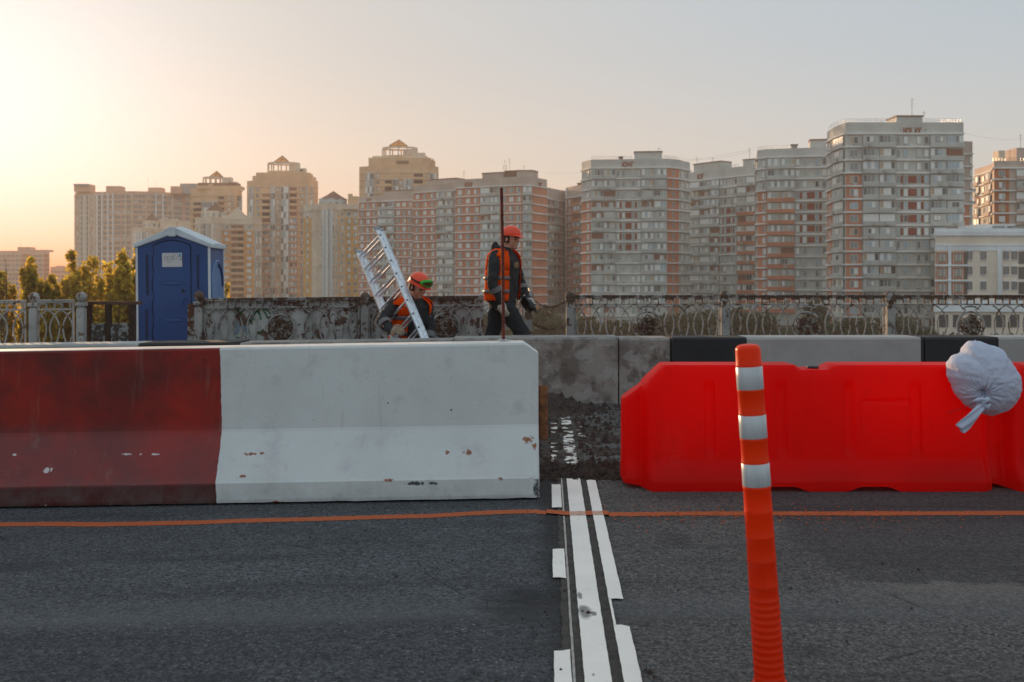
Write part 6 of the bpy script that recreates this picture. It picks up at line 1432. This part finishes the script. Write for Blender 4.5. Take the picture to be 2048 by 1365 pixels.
# what he holds: a limp black bag
bg_ = thing('black_bag', 'limp black bag with torn corners held in the gloved hand of the walking worker', 'bag', PA(1058, 606, -0.05))
b = MB(); BAG = mat('black_plastic', (0.006, 0.006, 0.007), 0.45)
spine = [PA(1040, 600, 0.02), PA(1048, 606, 0.0), PA(1056, 609, -0.04), PA(1065, 612, -0.05), PA(1072, 618, -0.05)]; rings = []
sp_ = lerp3(spine, 4); N = len(sp_)
for i, p in enumerate(sp_):
    u = i / (N - 1); r = 0.03 + 0.055 * math.sin(math.pi * min(1, u * 1.05 + 0.05)) ** 0.7; ring = []
    for k in range(16):
        a = 2 * math.pi * k / 16; rr = r * (1 + 0.35 * noise.noise(Vector((math.cos(a) * 1.5, math.sin(a) * 1.5, u * 5)))); ring.append(p + Vector((-0.25 * rr * math.cos(a), 0.7 * rr * math.sin(a), rr * math.cos(a))))
    rings.append(ring)
b.loft(rings)
for tip, base, w in ((PA(1077, 628, -0.05), PA(1066, 618, -0.05), 0.04), (PA(1074, 609, -0.05), PA(1066, 610, -0.05), 0.03), (PA(1038, 596, 0.02), PA(1046, 603, 0.0), 0.035)): b.tube([base, base.lerp(tip, 0.5), tip], [w, w * 0.6, 0.003], 7, flat=(1, 0.5))
b.build('bag', BAG, bg_, smooth=False)
b = MB(); b.tube(lerp3([PA(1043, 596, -0.06), PA(1038, 606, -0.08), PA(1035, 613, -0.09), PA(1033, 604, -0.05), PA(1031, 596, -0.03)], 4), 0.007, 6, flat=(1, 0.4)); b.build('strap', mat('pale_strap', (0.55, 0.42, 0.25), 0.7), bg_)

# --- the crouching worker
DB = 10.68
def PB(px, py, dy=0.0): return at(px, py - 3, DB) + Vector((0, dy, 0))
fB = Vector((0.62, -0.78, 0)).normalized()
poseB = dict(pelvis=(812, 700, 0.10), neck=(827, 600, -0.02), head=(838, 577, -0.10), headup=Vector((0.28, -0.30, 0.9)), headfwd=Vector((0.66, -0.58, -0.42)),
             shR=(794, 613, -0.02), elR=(772, 640, -0.34), wrR=(793, 661, -0.50), shL=(851, 616, 0.06), elL=(860, 660, 0.02), wrL=(858, 700, -0.15),
             hipR=(806, 704, -0.02), knR=(820, 700, -0.38), anR=(812, 762, -0.16), toeR=(822, 768, -0.28), hipL=(826, 704, 0.12), knL=(860, 704, -0.20), anL=(846, 762, 0.02), toeL=(862, 768, -0.1), gap=30, tapes=(0.3, 0.62), hat=0.050)
wB, J, sideB, hu, hf = worker('crouching worker in orange vest with green goggles on his red hard hat, carrying a ladder', PB, fB, poseB)
hand(wB, J['wrR'] + Vector((0.0, 0, 0.0)), Vector((0.75, -0.5, 0.1)), Vector((0.5, 0.6, -0.6)), GLOVE2, 1.1, 1.15, thumb=1)
hand(wB, J['wrL'], Vector((0.2, -0.3, -1)), Vector((-0.5, 0.5, 0)), GLOVE2, 1.0, 0.5)
# goggles pushed up on the helmet
hc = J['head'] + hu * 0.050; hs = hf.cross(hu).normalized()
strap = MB(); strap.tube([hc + hu * 0.035 + (hf * 1.12 * math.cos(a) + hs * 0.92 * math.sin(a)) * 0.1045 for a in [2 * math.pi * i / 36 for i in range(37)]], 0.009, 6, flat=(0.35, 1.3), cap=False, up=tuple(hu)); strap.build('goggle_strap', mat('black_elastic', (0.01, 0.01, 0.01), 0.8), wB)
GF = NT('green_goggle_plastic'); GF.color((0.05, 0.65, 0.10)); GF.rough(0.35); _t = GF.n('ShaderNodeBsdfTranslucent'); _t.inputs[0].default_value = (0.2, 1.0, 0.15, 1); _m = GF.n('ShaderNodeMixShader'); _m.inputs[0].default_value = 0.6
GF.t.links.new(GF.bsdf.outputs[0], _m.inputs[1]); GF.t.links.new(_t.outputs[0], _m.inputs[2]); GF.t.links.new(_m.outputs[0], GF.out.inputs[0])
g = MB(); rings = []
for q, sc in ((0.096, 1.0), (0.118, 1.08), (0.142, 1.0)):
    rings.append([hc + hu * (0.046 + 0.036 * sc * math.sin(a)) + hf * q * (1.12 - 0.25 * abs(math.cos(a)) ** 2 * 1) + hs * 0.076 * sc * math.cos(a) for a in [2 * math.pi * i / 24 for i in range(24)]])
g.loft(rings, cap=False); oo = g.build('goggle_frame', GF.mat, wB, smooth=True); q = oo.modifiers.new('thick', 'SOLIDIFY'); q.thickness = 0.008
LN = NT('goggle_lens'); LN.color((0.12, 0.05, 0.02)); LN.rough(0.08); LN.bsdf.inputs['Alpha'].default_value = 0.85
g = MB(); g.v = [tuple(p) for p in rings[2]]; g.f = [tuple(range(24))]; g.m = [0]; g.build('goggle_lens', LN.mat, wB)

# ------------------------------------------------------------------ aluminium ladder in two nested sections
AL = NT('brushed_aluminium'); AL.color(AL.mix(AL.ramp(AL.noise(25, 4), 0.4, 0.7), (0.80, 0.82, 0.86), (0.62, 0.64, 0.68))); AL.bsdf.inputs['Metallic'].default_value = 0.7; AL.rough(0.38); AL = AL.mat
lad = thing('ladder', 'aluminium two section ladder carried slanting on the crouching worker’s shoulder'.replace('’', ''), 'ladder', at(800, 640, 10.15))
rt, rbm = at(755, 459, 10.75), at(859, 708, 10.10); lt, lbm = at(717, 505, 11.1), at(799, 708, 10.32)
nrm = (rbm - rt).cross(lt - rt).normalized(); nrm = nrm if nrm.y < 0 else -nrm
sec_off = Vector((0.030, 0.075, -0.012))
for k in range(2):
    off = sec_off * k; A0, A1, B0, B1 = rt + off, rbm + off, lt + off, lbm + off
    for (p, q) in ((A0, A1), (B0, B1)):
        d = (q - p).normalized(); wv = (B0 - A0).normalized(); wv = (wv - wv.dot(d) * d).normalized(); nn = d.cross(wv).normalized()
        c = (p + q) / 2; h = (q - p).length / 2; b = MB()
        b.obox(c, d * h, wv * 0.003, nn * 0.026); b.obox(c + nn * 0.024, d * h, wv * 0.010, nn * 0.003); b.obox(c - nn * 0.024, d * h, wv * 0.010, nn * 0.003)
        b.build('stile', AL, lad)
        e = MB().obox(p - d * 0.012, d * 0.014, wv * 0.014, nn * 0.029); e.build('end_cap', mat('grey_end_cap', (0.35, 0.36, 0.38), 0.6), lad)
    for i in range(9):
        uR = (471.5 + 26.6 * i - 459) / (708 - 459); uL = (513 + 27.1 * i - 505) / (708 - 505)
        if uL > 0.98: continue
        p, q = A0.lerp(A1, uR * 1.0), B0.lerp(B1, min(1, uL)); b = MB(); b.tube([p, q], 0.0145, 8, flat=(1.0, 0.8)); b.build('rung', AL, lad, smooth=False)
        if k == 0:
            d = (A1 - A0).normalized(); wv = (B0 - A0).normalized(); e = MB(); e.tube([p - wv * 0.004, p - wv * 0.009], 0.010, 10); e.build('rivet', mat('dark_rivet', (0.06, 0.06, 0.07), 0.4), lad)

# ------------------------------------------------------------------ trees and bushes
def leafmat(name, a, c, tr=(0.55, 0.42, 0.05), f=0.5):
    t = NT(name); w = t.wco(); col = t.mix(t.ramp(t.noise(0.8, 4, v=w), 0.35, 0.65), a, c); t.color(col); t.rough(0.6)
    tb = t.n('ShaderNodeBsdfTranslucent'); t.put(tb.inputs[0], t.mix(t.ramp(t.noise(1.1, 3, v=w), 0.35, 0.65), tr, tuple(x * 0.55 for x in tr))); mx = t.n('ShaderNodeMixShader'); mx.inputs[0].default_value = f
    t.t.links.new(t.bsdf.outputs[0], mx.inputs[1]); t.t.links.new(tb.outputs[0], mx.inputs[2]); t.t.links.new(mx.outputs[0], t.out.inputs[0]); return t.mat
LF1 = leafmat('poplar_leaves', (0.10, 0.105, 0.02), (0.17, 0.15, 0.03), (1.0, 0.72, 0.10), 0.65); LF2 = leafmat('dark_leaves', (0.05, 0.065, 0.02), (0.09, 0.09, 0.03), (0.5, 0.38, 0.06), 0.5); LF3 = leafmat('bank_bush_leaves', (0.05, 0.055, 0.02), (0.085, 0.08, 0.03), (0.14, 0.12, 0.03), 0.2)
BARK = mat('bark', (0.09, 0.07, 0.05), 0.95, 0.3, 3)
def tree(label, px, ytop, D, wpx, kind='poplar_tree', m=None, seed=1, n=5200, base=-10.8, ls=0.20, cat='tree', spires=7, group=None):
    r = random.Random(seed); x = X(px, D); zt = Z(ytop, D); H = zt - base; W = wpx * D / F / 2
    root = thing(kind, label, cat, (x, D, base), group=group); b = MB(); tips = []
    if cat == 'tree': b.tube([(x, D, base), (x + r.uniform(-.1, .1), D, base + H * 0.35), (x, D, base + H * 0.8)], [0.22, 0.16, 0.05], 8)
    for i in range(spires):
        a = 2 * math.pi * (i + r.random() * 0.6) / spires; q = W * r.uniform(0.30, 1.0) * (0.0 if i == 0 else 1); hh = H * (1.0 if i == 0 else r.uniform(0.55, 0.97)) 
        z0 = base + H * r.uniform(0.10, 0.32); bx, by = x + q * math.cos(a), D + q * math.sin(a)
        p0 = Vector((x, D, z0)); p1 = Vector(((x + bx) / 2, (D + by) / 2, z0 + (hh - (z0 - base)) * 0.25)); p2 = Vector((bx, by, z0 + (hh - (z0 - base)) * 0.6)); p3 = Vector((bx + (bx - x) * 0.12, by, base + hh))
        pts = lerp3([p0, p1, p2, p3], 4); b.tube(pts, lerp1([0.10, 0.07, 0.04, 0.01], 4), 5); tips.append(pts)
    b.build('trunk', BARK, root, smooth=True)
    c = MB(); v = []; f = []
    for k in range(n):
        pts = tips[r.randrange(len(tips))]; u = r.random() ** 0.75; i = min(len(pts) - 2, int(u * (len(pts) - 1))); fr = u * (len(pts) - 1) - i; p = pts[i].lerp(pts[i + 1], fr)
        rad = W * 0.40 * (0.35 + 0.9 * math.sin(math.pi * min(1, (1 - u) * 1.1 + 0.05)) ** 0.8) * (1.0 if kind == 'poplar_tree' else 1.3)
        cl = noise.noise(p * 0.9 + Vector((seed, 0, 0))); a = r.uniform(0, 6.283); rr = rad * (r.random() ** 0.5) * (1 + 0.5 * cl)
        p = p + Vector((math.cos(a) * rr, math.sin(a) * rr, r.uniform(-0.8, 0.8) * rad))
        if noise.noise(p * 1.6) < -0.36: continue
        s = ls * r.uniform(0.5, 1.2); d1 = Vector((r.gauss(0, 1), r.gauss(0, 1), r.gauss(0.7, 1))).normalized(); d2 = d1.cross(Vector((r.gauss(0, 1), r.gauss(0, 1), r.gauss(0, 1)))).normalized()
        j = len(v); v += [tuple(p - d1 * s), tuple(p + d2 * s * 0.55), tuple(p + d1 * s), tuple(p - d2 * s * 0.55)]; f.append((j, j + 1, j + 2, j + 3))
    c.add(v, f); c.build('crown', m or LF1, root, recalc=False)
    return root
GT = 'poplars on the near bank at the left'
for i, (px, yt, D, w, lab, nn, sp) in enumerate([
    (2, 545, 62, 50, 'poplar cut off by the left edge of the photo behind the railing', 4200, 6), (62, 519, 66, 62, 'narrow pointed poplar behind the leftmost railing posts', 5600, 7), (104, 551, 62, 46, 'small low poplar between the two left railing posts', 3800, 6),
    (142, 506, 64, 76, 'tall ragged poplar behind the second railing post', 8000, 9), (186, 516, 72, 84, 'bushy poplar behind the low rusty rail, further back', 7000, 9), (243, 504, 60, 84, 'broad golden lit poplar directly left of the toilet cabin', 9000, 10), (275, 497, 70, 40, 'poplar mostly hidden behind the toilet cabin', 4000, 6)]):
    tree(lab, px, yt, D, w, seed=20 + i, n=int(nn * 2.0), spires=int(sp * 1.9), ls=0.22, group=None)
tree('small tree showing right of the toilet cabin above the railing', 452, 566, 60, 34, kind='small_tree', seed=40, n=2500, ls=0.22)
tree('thin bare branched shrub at the far left in front of the hazy block', 12, 520, 50, 36, kind='small_tree', m=LF2, seed=44, n=260, ls=0.14)
# bushes on the far bank, seen through the railing
for i, (px, yt, D, w, lab) in enumerate([(1085, 618, 185, 62, 'low olive bush seen between the two chained railing posts'), (1118, 640, 180, 50, 'rounded bush right of the lower chain'), (1055, 640, 182, 60, 'bush behind the walking worker legs'), (980, 632, 190, 60, 'bush seen through the open part of the backed railing'),
                                         (1175, 640, 195, 55, 'bush at the foot of the broad grey tower, left end'), (1335, 636, 195, 60, 'bush under the blank brick strip of the broad tower'), (1400, 630, 190, 90, 'wide bush at the foot of the slanted grey block'), (1475, 622, 195, 60, 'dark bush between slanted block and second tower'), (1520, 628, 200, 55, 'bush left of the dark rosette of the middle railing'),
                                         (1633, 600, 205, 52, 'tall bush before the tallest tower'), (1700, 645, 196, 80, 'low bush in front of the tallest tower base'), (1800, 645, 196, 90, 'low bush left of the white building'), (1240, 652, 196, 70, 'low bush beneath the broad tower middle')]):
    tree(lab, px, yt, D, w, kind='bush', m=LF3, seed=60 + i, n=2600, ls=0.42, cat='bush', spires=9)
r = random.Random(3); gb = MB()
v = []; f = []
for i in range(16000):
    x = r.uniform(-95, 130); y = r.uniform(196, 219); h = 0.25 + 1.3 * max(0, noise.noise(Vector((x * 0.08, y * 0.1, 0)))) + r.random() * 0.5; z = -10.8 + h * r.random() * 1.6; s = r.uniform(0.2, 0.55); a = r.uniform(0, 6.28)
    j = len(v); v += [(x - s * math.cos(a), y - s * math.sin(a), z - s * 0.5), (x + s * math.cos(a), y + s * math.sin(a), z - s * 0.3), (x + 0.2 * s, y, z + s * 0.8)]; f.append((j, j + 1, j + 2))
gb.add(v, f); tag(gb.build('ground_cover', LF3, recalc=False), kind='stuff')
# overhead cables in the sky
CB = mat('cable_black', (0.03, 0.03, 0.03), 0.6)
for (a, c, lab) in (((1093, 347, 318), (1500, 300, 262), 'faint roof to roof cable sagging above the slanted grey block'), ((1925, 266, 221), (2110, 268, 256), 'faint cable running right from the tallest tower roof'), ((1325, 312, 272), (1500, 303, 262), 'short cable right of the broad tower')):
    p, q = at(*a), at(*c); b = MB(); b.tube([p.lerp(q, i / 16) - Vector((0, 0, 3.0 * (i / 16) * (1 - i / 16) * 4 * 0.5)) for i in range(17)], 0.016, 4); tag(b.build('cable', CB), lab, 'cable')

# ------------------------------------------------------------------ evening haze
hz = NT('evening_haze'); hz.t.nodes.remove(hz.bsdf)
pv = hz.n('ShaderNodeVolumePrincipled'); pv.inputs['Color'].default_value = (0.98, 0.87, 0.80, 1); pv.inputs['Density'].default_value = 0.00042; pv.inputs['Anisotropy'].default_value = 0.25
hz.t.links.new(pv.outputs[0], hz.out.inputs['Volume'])
ho = MB().box(-900, -80, -14.2, 900, 820, 62).build('haze', hz.mat); tag(ho, kind='stuff')
